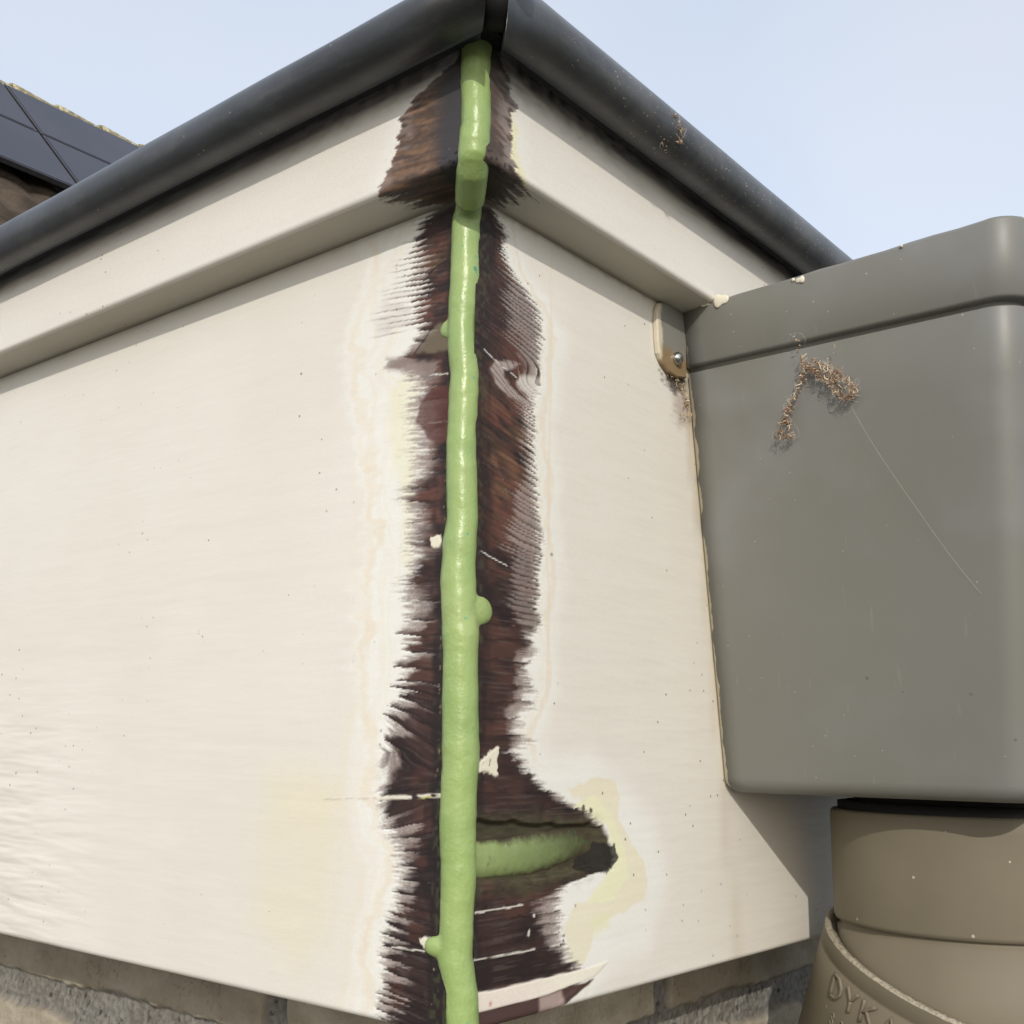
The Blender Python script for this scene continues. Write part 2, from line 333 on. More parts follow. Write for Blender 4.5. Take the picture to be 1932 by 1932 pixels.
def wear(u, z, side):
    """colour, bareness and relief (mm) of a stripped board face, from hand-measured worn outlines"""
    S = 0. if side == 'L' else 40.
    if side == 'L':
        tilt = interp(z, [(0, .13), (30, .12), (42, -.1), (52, -.28), (62, -.1), (70, .35), (80, .45), (90, .1), (110, .05), (150, .1), (230, .12)])
        zg = z - tilt*(u-7)
        E = interp(z, LE)
        amp = interp(z, [(0, 2), (25, 2), (35, 1.2), (60, 1.5), (75, 2), (82, 4), (104, 4.5), (110, 1.2), (142, 1.2), (188, .8), (194, 4), (212, 5), (222, 3), (230, 2)])
        per = interp(z, [(0, 2.1), (28, 3.2), (36, 5), (60, 4), (84, 4.2), (104, 4.4), (112, 6), (150, 5), (186, 5), (194, 1.7), (230, 2.)])
        soft = interp(z, [(0, .9), (40, 2.5), (60, 1.6), (110, 2.2), (130, 2.6), (175, 3.4), (188, 1.2), (230, 1.4)])
    else:
        tilt = interp(z, [(0, 0.), (60, .0), (100, 0), (118, -.06), (135, -.2), (165, -.26), (176, -.2), (195, -.2), (230, -.18)])
        zg = z - tilt*(u-7) + 9*np.exp(-((u-30)**2/190 + (z-178.)**2/52))
        E = interp(z, RE)
        amp = interp(z, [(0, 1.5), (60, 2.2), (75, 2.5), (105, 2), (112, .8), (130, 1.4), (150, 1.5), (170, 1.5), (190, 1.3), (205, 2.6), (213, 2.4), (220, 1), (230, 1)])
        per = interp(z, [(0, 3), (60, 5), (104, 5.5), (109, 1.9), (122, 1.45), (127, 1.7), (140, 1.8), (165, 2.0), (190, 1.5), (212, 1.4), (230, 1.4)])
        soft = interp(z, [(0, 1.5), (60, 1.8), (75, 2.6), (110, .8), (190, .8), (212, .9), (218, 1.6), (230, 1.6)])
    # grain as phase integrated over the board height so its period may change
    zz = np.linspace(-30, 270, 1200)
    pz = np.interp(zz, np.linspace(z.min(), z.max(), z.shape[0]), per[:, 0]) if per.ndim == 2 else per
    ph = np.concatenate([[0], np.cumsum((zz[1]-zz[0])/((pz[1:]+pz[:-1])/2))])
    phase = np.interp(zg, zz, ph)
    g = .6*n1(phase*2, 3+S) + .4*n1(phase*4.3, 9+S)
    php = phase + 1.1*n1(phase*.45, 5+S) + .55*fbm(u/14, z/9, 2) + .25*fbm(u/5, zg/3, 7)
    fr = php % 1; ringid = np.floor(php)
    up_ = (np.ones_like(z) if side == 'L' else sm(104, 108, z))
    f = np.where(up_ > .5, fr, 1-fr)                                    # 0 at the crisp dark edge of a growth ring, 1 at its pale end
    flat = interp(z, [(0, .25), (30, .3), (45, .55), (62, .4), (80, .1), (103, .1), (110, .8), (136, .8), (141, .3), (147, .8), (188, .85), (193, 0)]) if side == 'L' else interp(z, [(0, .3), (52, .35), (60, .5), (104, .45), (110, 0), (230, 0)])
    f0 = f; f = f*(1-flat) + .6*flat
    ri = _h(ringid, 12+S); ri2 = _h(ringid, 23+S)
    core = np.exp(-(f0/(.10+.10*ri))**2)                                  # dark latewood line
    cl = interp(z, [(0, .5), (60, .35), (104, .35), (112, .75), (230, .95)]) if side == 'R' else interp(z, [(0, .8), (30, .8), (42, .35), (80, .5), (110, .3), (175, .3), (195, .95), (230, .95)])
    irr = .35+.65*ri
    lines = core*irr*cl*(.7+.3*n2(u/2.5, zg/.3, 13))*sm(.15, .5, n2(u/9, ringid*1.7, 14+S))
    streak = (1-f)*(.45+.55*ri2)
    far = fbm(u/22, z/18, 4+S, 3)
    d = E + amp*(streak*2-1.0)*1.15 + (n2(u/3, z/2.2, 8+S)-.5)*1.8 - u
    soft = np.maximum(soft, 1.5)*(.75 + 2.0*sm(.12, .5, f)); amp_ = amp
    bare = sm(-.5, .5, d/soft + (n2(u/5.5, zg/.4, 33+S)-.5)*1.1 + (n2(u/.7, z/.3, 34+S)-.5)*.4)
    # wood colour
    zone_r = interp(z, [(0, 0), (60, .05), (95, .3), (120, .25), (135, .8), (160, 1), (205, .8), (220, .75), (230, .5)]) if side == 'L' else \
             interp(z, [(0, .0), (50, .12), (70, .25), (95, .22), (110, .35), (125, .6), (145, 1), (165, 1), (180, .75), (200, .6), (215, .5), (230, .3)])
    zone_o = interp(z, [(0, 0), (196, 0), (210, .45), (224, .6), (230, .2)]) if side == 'L' else interp(z, [(0, 0), (128, 0), (140, .55), (155, .7), (170, .2), (200, .1), (230, 0)])
    tone = fbm(u/6, zg/2.2, 17+S)
    W = mix(np.broadcast_to(PLUM, u.shape+(3,)).copy(), RED, zone_r*sm(.3, .65, tone))
    W = mix(W, ORANGE, zone_o*sm(.4, .7, fbm(u/8, zg/3, 28+S))*.8)
    W = W*(1-.72*lines[..., None]) * (.82+.36*n2(u/7, zg/.6, 31+S))[..., None] * (1-.45*(1-sm(0, .55, f))*sm(1.2, 2.5, per))[..., None]
    W = mix(W, DARK*.8, sm(.42, .66, fbm(u/16, zg/6, 62+S, 3))*.6)
    W = mix(W, RED*1.0, sm(.5, .7, fbm(u/13, zg/7, 63+S, 3))*.35*(1-core))
    W = mix(W, np.array([.26, .20, .175]), sm(.55, .9, n2(u/9, zg/.4, 64+S))*sm(.3, .6, fbm(u/6, z/6, 78+S))*.22)
    nb = sm(5.5, 0, u-7.5 + (n2(u/2, z/5, 14+S)-.5)*5)
    W = mix(W, DARK, nb*(.85 if side == 'L' else .7))
    W = W*.8
    # thin film of primer left in patches near the edge
    depth = np.clip(d, 0, None)
    fw = interp(z, [(0, 9), (35, 7), (50, 11), (75, 12), (100, 9), (140, 9), (178, 14), (190, 6), (214, 8), (230, 3)]) if side == 'L' else \
         interp(z, [(0, 2), (20, 4), (35, 5), (60, 10), (85, 10), (105, 11), (120, 15), (140, 12), (165, 9), (190, 12), (212, 9), (225, 3)])
    Ws = fw*(.5+.8*ri)
    Tt = E - Ws*sm(0, .9, f) if side == 'L' else np.minimum(E, interp(z, RS)+3) - Ws*.45*sm(0, .9, f)
    pw = interp(z, [(0, 3), (60, 4), (105, 4), (115, 7), (185, 7), (195, 3), (230, 3)]) if side == 'L' else 3.8
    pat = sm(-.5*pw, pw, u - Tt + (n2(u/4.5, zg/.3, 47+S)-.5)*4 + (fbm(u/8, z/8, 44+S)-.5)*11) * (.45+.55*sm(.05, .5, f))
    if side == 'R': pat = pat*interp(z, [(104, 1), (110, .55), (124, .6), (130, .8), (150, .8), (190, .75), (230, .9)])
    pat = np.clip(pat*(.62+.45*n2(u/.55, z/.28, 51+S)), 0, 1)
    if side == 'R':
        pat = np.maximum(pat, inpoly(u+(n2(u/2, z/2, 49)-.5)*1.2, z+(n2(u/3, z/.6, 50)-.5)*.8, [(24,184.8),(17.8,184.2),(11.8,182.4),(10.2,179.4),(12.6,175.6),(18,173.6),(27.7,171.9),(29,173.8),(20.5,176.2),(16.6,178.4),(16,180.7),(19.9,182.2)], .7))
    pat *= 1-.9*np.clip(core*irr*1.5*cl, 0, 1)
    FL = mix(np.broadcast_to(FILM, W.shape), (.70, .64, .58), sm(5, 0, d)*(.6 if side == 'R' else .3))
    W = W*(1-.85*pat[..., None]) + FL*.85*pat[..., None]
    if side == 'R':
        cf = inpoly(u+(n2(u/2, z/2, 52)-.5)*2, z, [(22,179.1),(25,181.4),(34,183.4),(34,174.2),(27,176.1),(23,177.1)], 1.)*(1-core*.6)
        W = mix(W, (.70, .66, .60), cf*.85)
    # scratchy grain lines where the film lies
    C = None
    # outside: feathered sanded rings of old paint coats
    out = -(E + 2.*(n2(u/4, z/5, 61+S)-.5) + (n1(zg/1.3, 66+S)-.5)*1.6 - u)
    smoothE = interp(z, [(a, b_) for a, b_ in (LE if side == 'L' else RE)][::3])
    out2 = u - smoothE + (fbm(u/9, z/11, 71+S)-.5)*9 + (n1(z/1.1, 73+S)-.5)*.8
    P = np.broadcast_to(PAINT, u.shape+(3,)).copy()
    P = mix(P, np.array([.84, .80, .72]), sm(60, 20, u)*.6)
    P = mix(P, WHITE, sm(17, 6, out2))
    w1 = 8.5 if side == 'L' else 4.5
    if side == 'L':
        tl = interp(z, TL) + (n1(z/2.3, 74)-.5)*3.5 + (n1(z/.7, 75)-.5)*1.8 + (fbm(u/6, z/7, 70)-.5)*10
        P = mix(P, WHITE, sm(7, 0, u-tl)); P = mix(P, TAN, sm(3.6, .8, np.abs(u-tl+1.5+3*(far-.5)))*(.3+.5*n1(z/7, 76))*.9)
    P = mix(P, TAN, sm(2.4, .6, np.abs(out2-w1-2.5*far))*(.22 if side == 'L' else .6))
    P = mix(P, np.array([.82, .77, .60]), sm(1.2, .3, np.abs(out2-w1+3.2-1.5*far))*.35)
    if side == 'L':
        P = mix(P, TAN, sm(2, 1, np.abs(out2-14-4*far))*.22)
        P = mix(P, YEL, inpoly(u, z, [(19, 186), (31, 176), (30, 158), (24, 140), (24, 125), (20, 118), (19, 150)], 2.5)*.42)
        P = mix(P, np.array([.80, .74, .55]), inpoly(u, z, [(44, 60), (62, 66), (78, 62), (80, 20), (60, 8), (48, 20)], 8)*.6*(.4+far))
        P = mix(P, TAN, inpoly(u, z, [(30, 200), (44, 170), (46, 120), (40, 80), (36, 90), (37, 150)], 3)*.25*n2(u/3, z/1., 77))
    else:
        # old fillers showing as yellow map-like shapes round the routed knot
        Y = [(48.1,60.2),(58,62.5),(64.4,63.8),(73.1,62.1),(76,57),(75.5,51.5),(81.8,43.6),(88,38),(90.9,33),(90.5,28),(89.2,25.1),(78.6,22.9),(70,21.6),(61.6,20.5),(60,14),(56,10.5),(50,10.5),(47.1,21.6),(51.6,27.6),(64.4,28.8),(70,32.9),(74.4,38.9),(67.3,50.2),(56.1,55.2)]
        uw = u + (n2(u/3, z/3, 81)-.5)*2; zw = z + (n2(u/3, z/3, 82)-.5)*2
        Yo = inpoly(uw, zw, Y, .5)
        P = mix(P, WHITE, inpoly(u, z, [(30, 66), (60, 72), (96, 50), (104, 30), (92, 10), (60, 4), (40, 10)], 7))
        P = mix(P, np.array([.80, .745, .55]), Yo*.8)
        near = inpoly(uw, zw, [(50, 55), (62, 58), (72, 52), (78, 42), (80, 33), (72, 27), (58, 28), (66, 33), (72, 39), (68, 49)], .8)
        P = mix(P, np.array([.83, .82, .56]), near*.9)
        P = mix(P, np.array([.78, .76, .47]), inpoly(uw, zw, [(60, 23), (70, 24.5), (70, 19), (62, 17)], 1.5)*.6)
        P = mix(P, TAN, sm(1., .2, np.abs(u-37.5-1.2*n1(z/9, 3)))*sm(80, 100, z)*.55)
    C = P*(1-bare[..., None]) + W*bare[..., None]
    if side == 'L':       # grain pores still dark in the sanded-back paint
        El = interp(z, LL); q = np.exp(-((fr-.1)/.13)**2)*sm(.0, .25, irr-.3)
        la = q*sm(El+1.5, El-9, u + 5*(n1(phase, 53)-.5))*(u > E-3)*sm(193.4, 194.4, z + .1*(u-20))*(.55+.45*n2(u/1.2, z/.4, 54))
        C = mix(C, (.13, .09, .09), la*.95)
        C = mix(C, (.56, .50, .48), (sm(.35, .65, n2(u/6, zg/1.7, 56))*sm(El, El-8, u)*sm(E-2, E+2, u)*sm(193, 196, z)*sm(212, 200, z))*.45*(1-q))
    hgt = -.24*sm(.1, .9, bare) - .10*lines*bare + .04*pat*bare + .05*(tone-.5)*bare
    def chip(Pg, col=(.80, .75, .60), sf=.25, dark=True):
        nonlocal C, hgt, bare
        f = inpoly(u + (n2(u/.8, z/.8, 91)-.5)*.8, z + (n2(u/.8, z/.8, 92)-.5)*.8, Pg, sf)
        C = mix(C, col, f); hgt = hgt*(1-f) + .12*f; bare = bare*(1-f)
    def line(Pg, w, col=(.72, .69, .62), a=.9):
        nonlocal C, hgt
        f = seam(u, z+(n2(u/2.2, z, 95)-.5)*.35, Pg, w)*a*sm(.12, .4, n2(u/2.3, z, 96)); C = mix(C, col, f); hgt = hgt + .1*f
    if side == 'L':
        chip([(12.8,129.8),(9.1,129.9),(8.4,126.9),(10.4,125.8),(12.9,127.2)])
        chip([(12.9,22.6),(8.5,23.),(7.3,21.2),(9.7,19.7),(11.9,20.8)])
        line([(51.9,56.4),(38,57.2),(26,57.7)], .35, (.55, .5, .42), .5); line([(30,57.5),(18,58.3),(6.1,59.1)], .75, (.82, .78, .66))
        line([(16,57.9),(8,58.9)], .4, (.5, .48, .16)); line([(22.5,19.3),(10.6,19.4)], .3)
        line([(20,164.),(7,162.5)], .3); line([(22,179),(8,177)], .28)
        C = mix(C, (.10, .032, .026), inpoly(u + (n2(u/3, z/3, 97)-.5)*3, z, [(15,173.5),(7,173),(6,157),(11,156.5),(15,160),(19.5,164),(19,169)], .8)*.8)
        C = mix(C, (.19, .155, .105), inpoly(u, z+(n2(u/2, z, 98)-.5)*1.2, [(21,186.5),(12,193.6),(5,192.),(5,184.6),(13,184.2)], .8)*.75)
        C = mix(C, (.02, .012, .01), seam(u, z, [(22, 186), (17.5, 190), (14.5, 192.8)], .4)*.7)
        C = mix(C, (.30, .24, .22), inpoly(u + (n2(u/2, z/.6, 99)-.5)*3, z, [(12,181.5),(20,183.5),(33,187.3),(34,184),(24,179.8),(14,177.6)], 1.)*.7)
        C = mix(C, (.012, .008, .008), seam(u, z, [(9,212.6),(14,211.5),(17,210.2)], .5)*.8 + seam(u, z, [(6.5,206.),(12,205),(19,203.6)], .35)*.6)
        for k in range(26):   # splintered crumbs beside the routed corner
            a, q = 7.2+random.random()*1.2, 60+random.random()*90
            C = mix(C, (.20, .15, .10), (np.hypot(u-a, (z-q)*(.4+.5*random.random())) < .2+.2*random.random())*.6)
    else:
        # routed knot hole and the groove the side filler lies in
        z0_ = z; G = [(5,52.8),(18,52.2),(30.6,51.),(50,50),(67.2,48.8),(70.6,45),(71.4,42.2),(73.4,39),(71,36),(60,37),(46,36.2),(20,36.8),(5,37.4)]
        gw = inpoly(u + (n2(u/2, z/2, 83)-.5)*1.8, z + (n2(u/4, z/2, 84)-.5)*1.1, G, .6)
        C = mix(C, (.10, .105, .05), inpoly(u+(fbm(u/3, z/3, 65)-.5)*9, z+(fbm(u/3, z/3, 66)-.5)*6, [(5,54),(40,53),(64,51),(68,44),(60,35),(30,33),(5,35)], 3.)*.55*(.3+n2(u/2.4, z/.5, 67)))
        gc = np.broadcast_to(np.array([.055, .048, .026]), C.shape)*(.4+1.2*fbm(u/5, z/.8, 85))[..., None]
        C = C*(1-gw[..., None]) + gc*gw[..., None]; hgt = hgt*(1-gw) - (2.3-1.7*sm(60, 71, u))*gw; bare = np.maximum(bare, gw)
        C = mix(C, np.array([.02, .017, .014])*(.6+.8*fbm(u/1.2, z/1.2, 79))[..., None], sm(.2, .8, inpoly(u+(fbm(u/2.2, z/2.2, 58)-.5)*4, z+(fbm(u/2.2, z/2.2, 59)-.5)*3, [(58,42.6),(66,44.5),(72.5,43),(74,38.5),(70,35.6),(54,36.4)], .9))*.92)
        for q, w_ in (((56.3,54.6), 1.3), ((60.2,53.7), 1.2)):
            C = mix(C, (.05, .04, .035), sm(1.2, .7, np.hypot(u-q[0], z-q[1])/w_*1.1 + n2(u/.4, z/.4, 86)*.4)*.9)
        chip([(8.,67.9),(13.,70.9),(16.8,72.),(15.9,68),(16.3,63.8),(12,65.2),(8,65.)], sf=.3)
        C = mix(C, (.10, .08, .06), seam(u, z, [(12.7,68.6),(12.3,66.9)], .3)*.8)
        line([(8,29.3),(28,29.4)], .32); line([(8,17.6),(45,17.)], .34); line([(7,184.6),(14,182.1),(22,180.2)], .25)
        line([(7,125.5),(12,124.2),(19,122.8)], .25)
        # the cream strip of paint left across the foot of the board and dark wood under it
        un = [(6,4.4),(6,0),(44,-.5),(52,2.2),(62,5.6),(46,5.1),(31,4.4)]
        f = inpoly(u, z + (n2(u/3, z/2, 87)-.5)*.6, un, .3); C = mix(C, PLUM*1.6, f); C = mix(C, (.52, .40, .36), f*inpoly(u, z, [(36,4.6),(46,5),(48,0),(36,0)], 1.)*.7)
        f = inpoly(u, z + (n2(u/5, z/3, 88)-.5)*.4, [(5,9.3),(57,9.1),(69,9.6),(62,6.4),(46,5.),(31,4.4),(5,4.5)], .22)
        C = mix(C, (.84, .79, .67), f); C = mix(C, (.80, .70, .64), f*sm(50, 25, u)*.7); hgt = hgt*(1-f)+.15*f
        C = mix(C, (.45, .12, .05), sm(1.1, .2, np.hypot(u-14.5, z-6))*.6)
        for q in ((31, 22.2), (30.7, 21.4), (33.2, 26.1), (46.6, 18), (46.9, 19.4)):
            C = mix(C, (.8, .76, .7) if q[0] < 40 else (.02, .015, .012), sm(.6, .25, np.hypot((u-q[0])*.8, z-q[1])+(n2(u/.4, z/.4, 60)-.5)*.4)*.8)
        # grime by the hopper: rusty wash and dark crumbs under its lug, brown line along its side
        hy = 118. + (231.3-z)*.1415
        C = mix(C, (.42, .33, .22), sm(3.2, .2, np.abs(u-hy+1.2)+(fbm(u/3, z/9, 101)-.5)*4)*sm(120, 215, z)*.65)
        C = mix(C, (.60, .52, .38), sm(5, 1, np.abs(u-hy)+(fbm(u/4, z/14, 103)-.5)*5)*.35)
        dz_ = np.hypot((u-113)/9., (z-203.5)/5.5)
        C = mix(C, (.03, .025, .02), sm(1.05, .55, dz_ + (fbm(u/1.6, z/1.6, 102)-.5)*1.1)*.92)
        C = mix(C, (.30, .22, .16), sm(1.15, .3, np.hypot((u-117)/7., (z-194)/9.) + (fbm(u/1.2, z/1.2, 104)-.5)*1.)*.55)
        C = mix(C, (.22, .21, .19), sm(.8, .3, np.hypot((u-39.7)/1.3, (z-129)/.9))*.8)
    C = mix(C, (.13, .15, .07), sm(9.5, 6.5, u+(fbm(u/2, z/4, 68+S)-.5)*7)*sm(.45, .8, n2(u/1.1, z/1.3, 69+S))*.22)
    # dirt in the seam under the moulding
    C = mix(C, (.30, .27, .21), sm(229.-1.6*n1(u/3, 7), 230.6, z)*(.4 if side == 'L' else .75))
    C = np.clip(C*(.985+.03*n2(u/.6, z/.6, 55))[..., None], 0, 1)
    return C, bare, hgt

def board(name, side, Lmax, ufine, mat, label):
    du = .34
    us = list(np.arange(2.6, ufine, du)); x = us[-1]; st = du
    while x < Lmax: st = min(st*1.12, 9); x += st; us.append(x)
    us = np.array(us)
    prof = [(0., -18.), (-.0, -6.), (0., -2.2)]                               # (z, out) bottom, then nose, then face
    for a in np.linspace(0, 90, 6)[1:]: prof.append((1.6-1.6*math.cos(R(a)), -1.6+1.6*math.sin(R(a))))
    zf = np.arange(2.0, 231., .33); prof += [(z_, 0.) for z_ in zf] + [(232., 0.), (232., -18.)]
    pz = np.array([q[0] for q in prof]); po = np.array([q[1] for q in prof])
    Z, U = np.meshgrid(pz, us, indexing='ij')
    C, bare, hg = wear(U, np.clip(Z, .0, 231.9), side)
    face = (po > -1.5).astype(float)[:, None]
    OUT = po[:, None] + hg*face*sm(0, 6, np.abs(Z)+2)
    if side == 'L': V = np.stack([-U, -OUT, Z], -1)
    else: V = np.stack([OUT, U, Z], -1)
    V = V.reshape(-1, 3)/1000; nz_, nu = Z.shape
    i = np.arange(nz_-1)[:, None]*nu + np.arange(nu-1)[None]
    F = np.stack([i, i+1, i+nu+1, i+nu], -1).reshape(-1, 4)
    if side == 'L': F = F[:, ::-1]
    F = F.tolist()
    F.append([nu-1, (nz_-1)*nu+nu-1, (nz_-1)*nu, 0])                          # back
    col = np.concatenate([C, bare[..., None]], -1).reshape(-1, 4)
    o = meshobj(name, V, F, mat, colors=col)
    return tag(o, label, 'fascia board', 'painted fascia boards meeting at the corner')
board('fascia_board', 'L', 900, 44, MPX, 'large cream board left of the green bead, its corner end stripped to dark wood')
board('fascia_board', 'R', 900, 92, MPY, 'cream board right of the green bead, with a routed knot hole beside yellow patches')

# ------------------------------------------------------------------ moulding strips above
PR, ZL = 15.2, 231.6
def strip(side, Lmax, mat, label):
    du = .36
    us = list(np.arange(2.2, 52, du)); x = us[-1]; st = du
    while x < Lmax: st = min(st*1.15, 9); x += st; us.append(x)
    us = np.array(us)
    prof = [(230.1, -16.), (230.1, -15.6)]
    for t in np.linspace(0, 1, 36)[1:]: prof.append((230.1+(ZL-230.1)*t, -15.3+13.5*t))
    for a in np.linspace(0, 90, 7)[1:]: prof.append((ZL+1.8-1.8*math.cos(R(a)), -1.8+1.8*math.sin(R(a))))
    for z_ in np.arange(ZL+2.2, 285, .4): prof.append((z_, 0.))
    prof += [(285., -16.)]
    pz = np.array([q[0] for q in prof]); po = np.array([q[1] for q in prof])
    Z, U = np.meshgrid(pz, us, indexing='ij'); O = np.broadcast_to(po[:, None], Z.shape)
    S = 100. if side == 'L' else 140.
    U = np.where(O < -1.8, np.maximum(U, 3.6 - O), np.maximum(U, 3.7))           # mitred end
    t = Z + (O+1.8)*(O < -1.8)          # running coordinate down the face and along the underside
    if side == 'L':
        E = interp(t, [(216, 26), (219, 29), (222, 33), (226, 37), (230, 40), (231, 41), (233, 40), (236, 37), (238.5, 34.6), (242.7, 32), (247, 31.5), (251, 31.5), (255, 30), (258, 26), (261, 17), (264, 10), (268, 7)])
        tilt = .12
    else:
        E = interp(t, [(216, 23), (219, 24), (225, 26), (229, 26), (231, 22), (233.5, 17), (236, 15.5), (240, 14.4), (246, 14.3), (250, 14.6), (254.3, 16.4), (257, 14.2), (261.5, 12), (265.7, 9), (270, 7)])
        tilt = -.2
    zg = t - tilt*U
    under = (O < -1.8)
    amp = np.where(under, 5., 1.4)
    g = n1(zg/1.1, 3+S)*.6 + n1(zg/.5, 8+S)*.4
    d = E + amp*(g*2-1) + (n2(U/2.4, t/1.6, 4+S)-.5)*2.2 - U
    bare = sm(-.45, .45, d/np.where(under, 4.5, .8) + (n2(U/3.5, zg/.3, 5+S)-.5)*1.6)
    P = np.broadcast_to(PAINT, U.shape+(3,)).copy()
    P = mix(P, WHITE, sm(10, 2, -d)*.5)
    if side == 'R': P = mix(P, YEL, sm(5, .5, -d + (n2(U/3, t/4, 9)-.5)*3)*sm(254, 246, t)*.8*(~under))
    tone = fbm(U/6, zg/1.5, 10+S)
    W = mix(np.broadcast_to(np.array([.10, .068, .052]), P.shape).copy(), (.21, .125, .078), sm(.35, .7, tone)*(sm(4, 14, U-8) if side == 'L' else .25))
    W = W*(.6+.7*n1(zg/.55, 11+S))[..., None]*(.8+.4*n2(U/1.2, t/.4, 12+S))[..., None]
    W = mix(W, (.055, .05, .055), (sm(14, 7, U-4+(n2(U/3, t/5, 13)-.5)*5) if side == 'L' else .25*np.ones_like(U)))
    film = sm(.5, .72, fbm(U/5, zg/1.2, 14+S)+.12)*sm(9, 1, d)*.6
    W = mix(W, FILM*.9, film*(1 if side == 'R' else .6))
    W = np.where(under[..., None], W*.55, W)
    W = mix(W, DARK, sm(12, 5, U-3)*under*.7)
    P = mix(P, P*np.array([.66, .66, .60]), under*(.8+.2*fbm(U/20, O/4, 19)))      # grime plus painted shade on the underside
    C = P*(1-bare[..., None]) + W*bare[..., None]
    # splinters at the mitre, dirt and painted-in shade under the roof trim
    C = mix(C, (.012, .012, .012), sm(.45, .2, n2(U/1.2, t/.7, 15+S))*sm(16, 6, U-4)*((np.abs(t-ZL) < 3.5)))
    dirt = sm(255-9*np.exp(-U/22)+ (fbm(U/14, t/5, 16+S)-.5)*9, 270, t)*(.75+.5*n2(U/3, t/1.2, 18))  # dirt plus painted-in shade, darker towards the roof trim
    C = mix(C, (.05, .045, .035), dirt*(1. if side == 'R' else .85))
    if side == 'R': C = mix(C, (.12, .10, .08), sm(3.5, .8, np.abs(U-PR-118+(15.3+O)*.2)+(n2(U/2, O, 6)-.5)*4)*under*.8)
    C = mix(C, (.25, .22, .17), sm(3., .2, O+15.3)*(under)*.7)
    hg = -.18*sm(.1, .9, bare) - .08*n1(zg/.55, 11+S)*bare
    OUT = O + PR + hg*(~under)
    Zd = Z + np.where(under, -hg*.6, 0)
    if side == 'L': V = np.stack([PR-U, -OUT, Zd], -1)
    else: V = np.stack([OUT, U-PR, Zd], -1)
    V = V.reshape(-1, 3)/1000; nz_, nu = Z.shape
    i = np.arange(nz_-1)[:, None]*nu + np.arange(nu-1)[None]
    F = np.stack([i, i+1, i+nu+1, i+nu], -1).reshape(-1, 4)
    if side == 'L': F = F[:, ::-1]
    F = F.tolist(); F.append([nu-1, (nz_-1)*nu+nu-1, (nz_-1)*nu, 0])
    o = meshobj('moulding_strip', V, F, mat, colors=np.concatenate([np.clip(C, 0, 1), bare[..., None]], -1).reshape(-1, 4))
    return tag(o, label, 'moulding', 'cream moulding strips under the roof edge')
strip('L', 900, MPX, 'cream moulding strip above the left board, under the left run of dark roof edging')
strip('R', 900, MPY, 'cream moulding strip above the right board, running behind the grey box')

# ------------------------------------------------------------------ green filler bead down the corner
BE = [(256.5,-.67,4.35),(243,-.28,4.2),(236,-.5,4.15),(232,-1.0,3.9),(221.4,-1.24,4.45),(205.3,-1.3,4.46),(191.8,-1.84,4.2),(185.2,-1.64,4.29),(176.3,-.62,4.16),(169.8,-.91,4.34),(152.7,-1.04,4.38),(144.5,-.78,4.37),(134.2,-.35,4.38),(128,-.87,4.73),(119.8,-1.18,4.78),(115.6,-1.07,4.97),(108.8,-.63,5.04),(103.6,-.18,5.14),(95.8,.05,4.78),(84.1,.22,5),(68.2,.75,5.09),(59.7,.4,4.99),(51.1,.36,4.99),(42.7,.77,4.75),(36.5,.86,4.8),(30.2,.6,4.55),(22.9,.67,4.41),(18,.47,4.72),(14,1.33,4.6),(10,2.05,4.57),(2.4,2.57,4.66),(-.5,2.57,4.6)]
lat = (.7756, .6312)
bt = thing('wood_filler_bead', 'long glossy green wood filler bead running down the corner joint', 'filler', (0, 0, 0))
bm = bmesh.new(); pts = []; rads = []
def bead_at(z):
    l = interp(np.array([z]), [(a, b_) for a, b_, c in BE])[0]; r_ = interp(np.array([z]), [(a, c) for a, b_, c in BE])[0]
    return l, r_
for z in np.arange(-.6, 226.5, .9):
    l, r_ = bead_at(z); r_ += (float(n1(np.array(z/3.), 5))-.5)*.22; s = -3.5
    pts.append(((s+l*lat[0])/1000, (-s+l*lat[1])/1000, z/1000)); rads.append(r_/1000)
add_tube(bm, pts, rads, 28)
pts = []; rads = []
for k, (z, s) in enumerate([(221., -3.6), (224.5, -3.2), (226.8, -1.8), (228.6, .6), (230.2, 3.6), (232., 7.), (234.2, 10.), (237, 11.6)]):
    q_ = -1.2+.9*k/7; pts.append(((s+q_*lat[0])/1000, (-s+q_*lat[1])/1000, z/1000)); rads.append((4.3-.45*math.sin(k*math.pi/7))/1000)
add_tube(bm, pts, rads, 24)
pts = []; rads = []
zs = np.arange(231.2, 269, .8)
for z in zs:
    l, r_ = bead_at(z); s = 11.6 - .3*math.sin(z/4)
    r_ = r_*(min(1, math.sqrt(max(0, (z-230.7))/2.4)) if z < 233.1 else 1) + (float(n1(np.array(z/2.), 9))-.5)*.25
    pts.append(((s+l*lat[0])/1000, (-s+l*lat[1])/1000, z/1000)); rads.append(r_/1000)
add_tube(bm, pts, rads, 28)
def add_blob(c, rx, ry, rz):
    r_ = bmesh.ops.create_uvsphere(bm, u_segments=20, v_segments=14, radius=1)
    for v_ in r_['verts']: v_.co = Vector((c[0]+v_.co.x*rx, c[1]+v_.co.y*ry, c[2]+v_.co.z*rz))/1000
add_blob((-.6, 8.0, 108.8), 1.7, 5.2, 4.1)
add_blob((-7.2, .2, 21.), 3.2, 1.8, 2.6)
add_tube(bm, [Vector((q-.7, -q-.55, z_))/1000 for q, z_ in ((1.5, 226.8), (5, 229.2), (8.6, 231.2), (10.8, 234), (11.6, 238), (11.6, 242))], [.0043, .0045, .0046, .0045, .0042, .0040], 28)
add_blob((-8.6, .5, 191), 3.4, 1.1, 3.0)
bead = bmobj('bead', bm, M_FILL, bt, True)
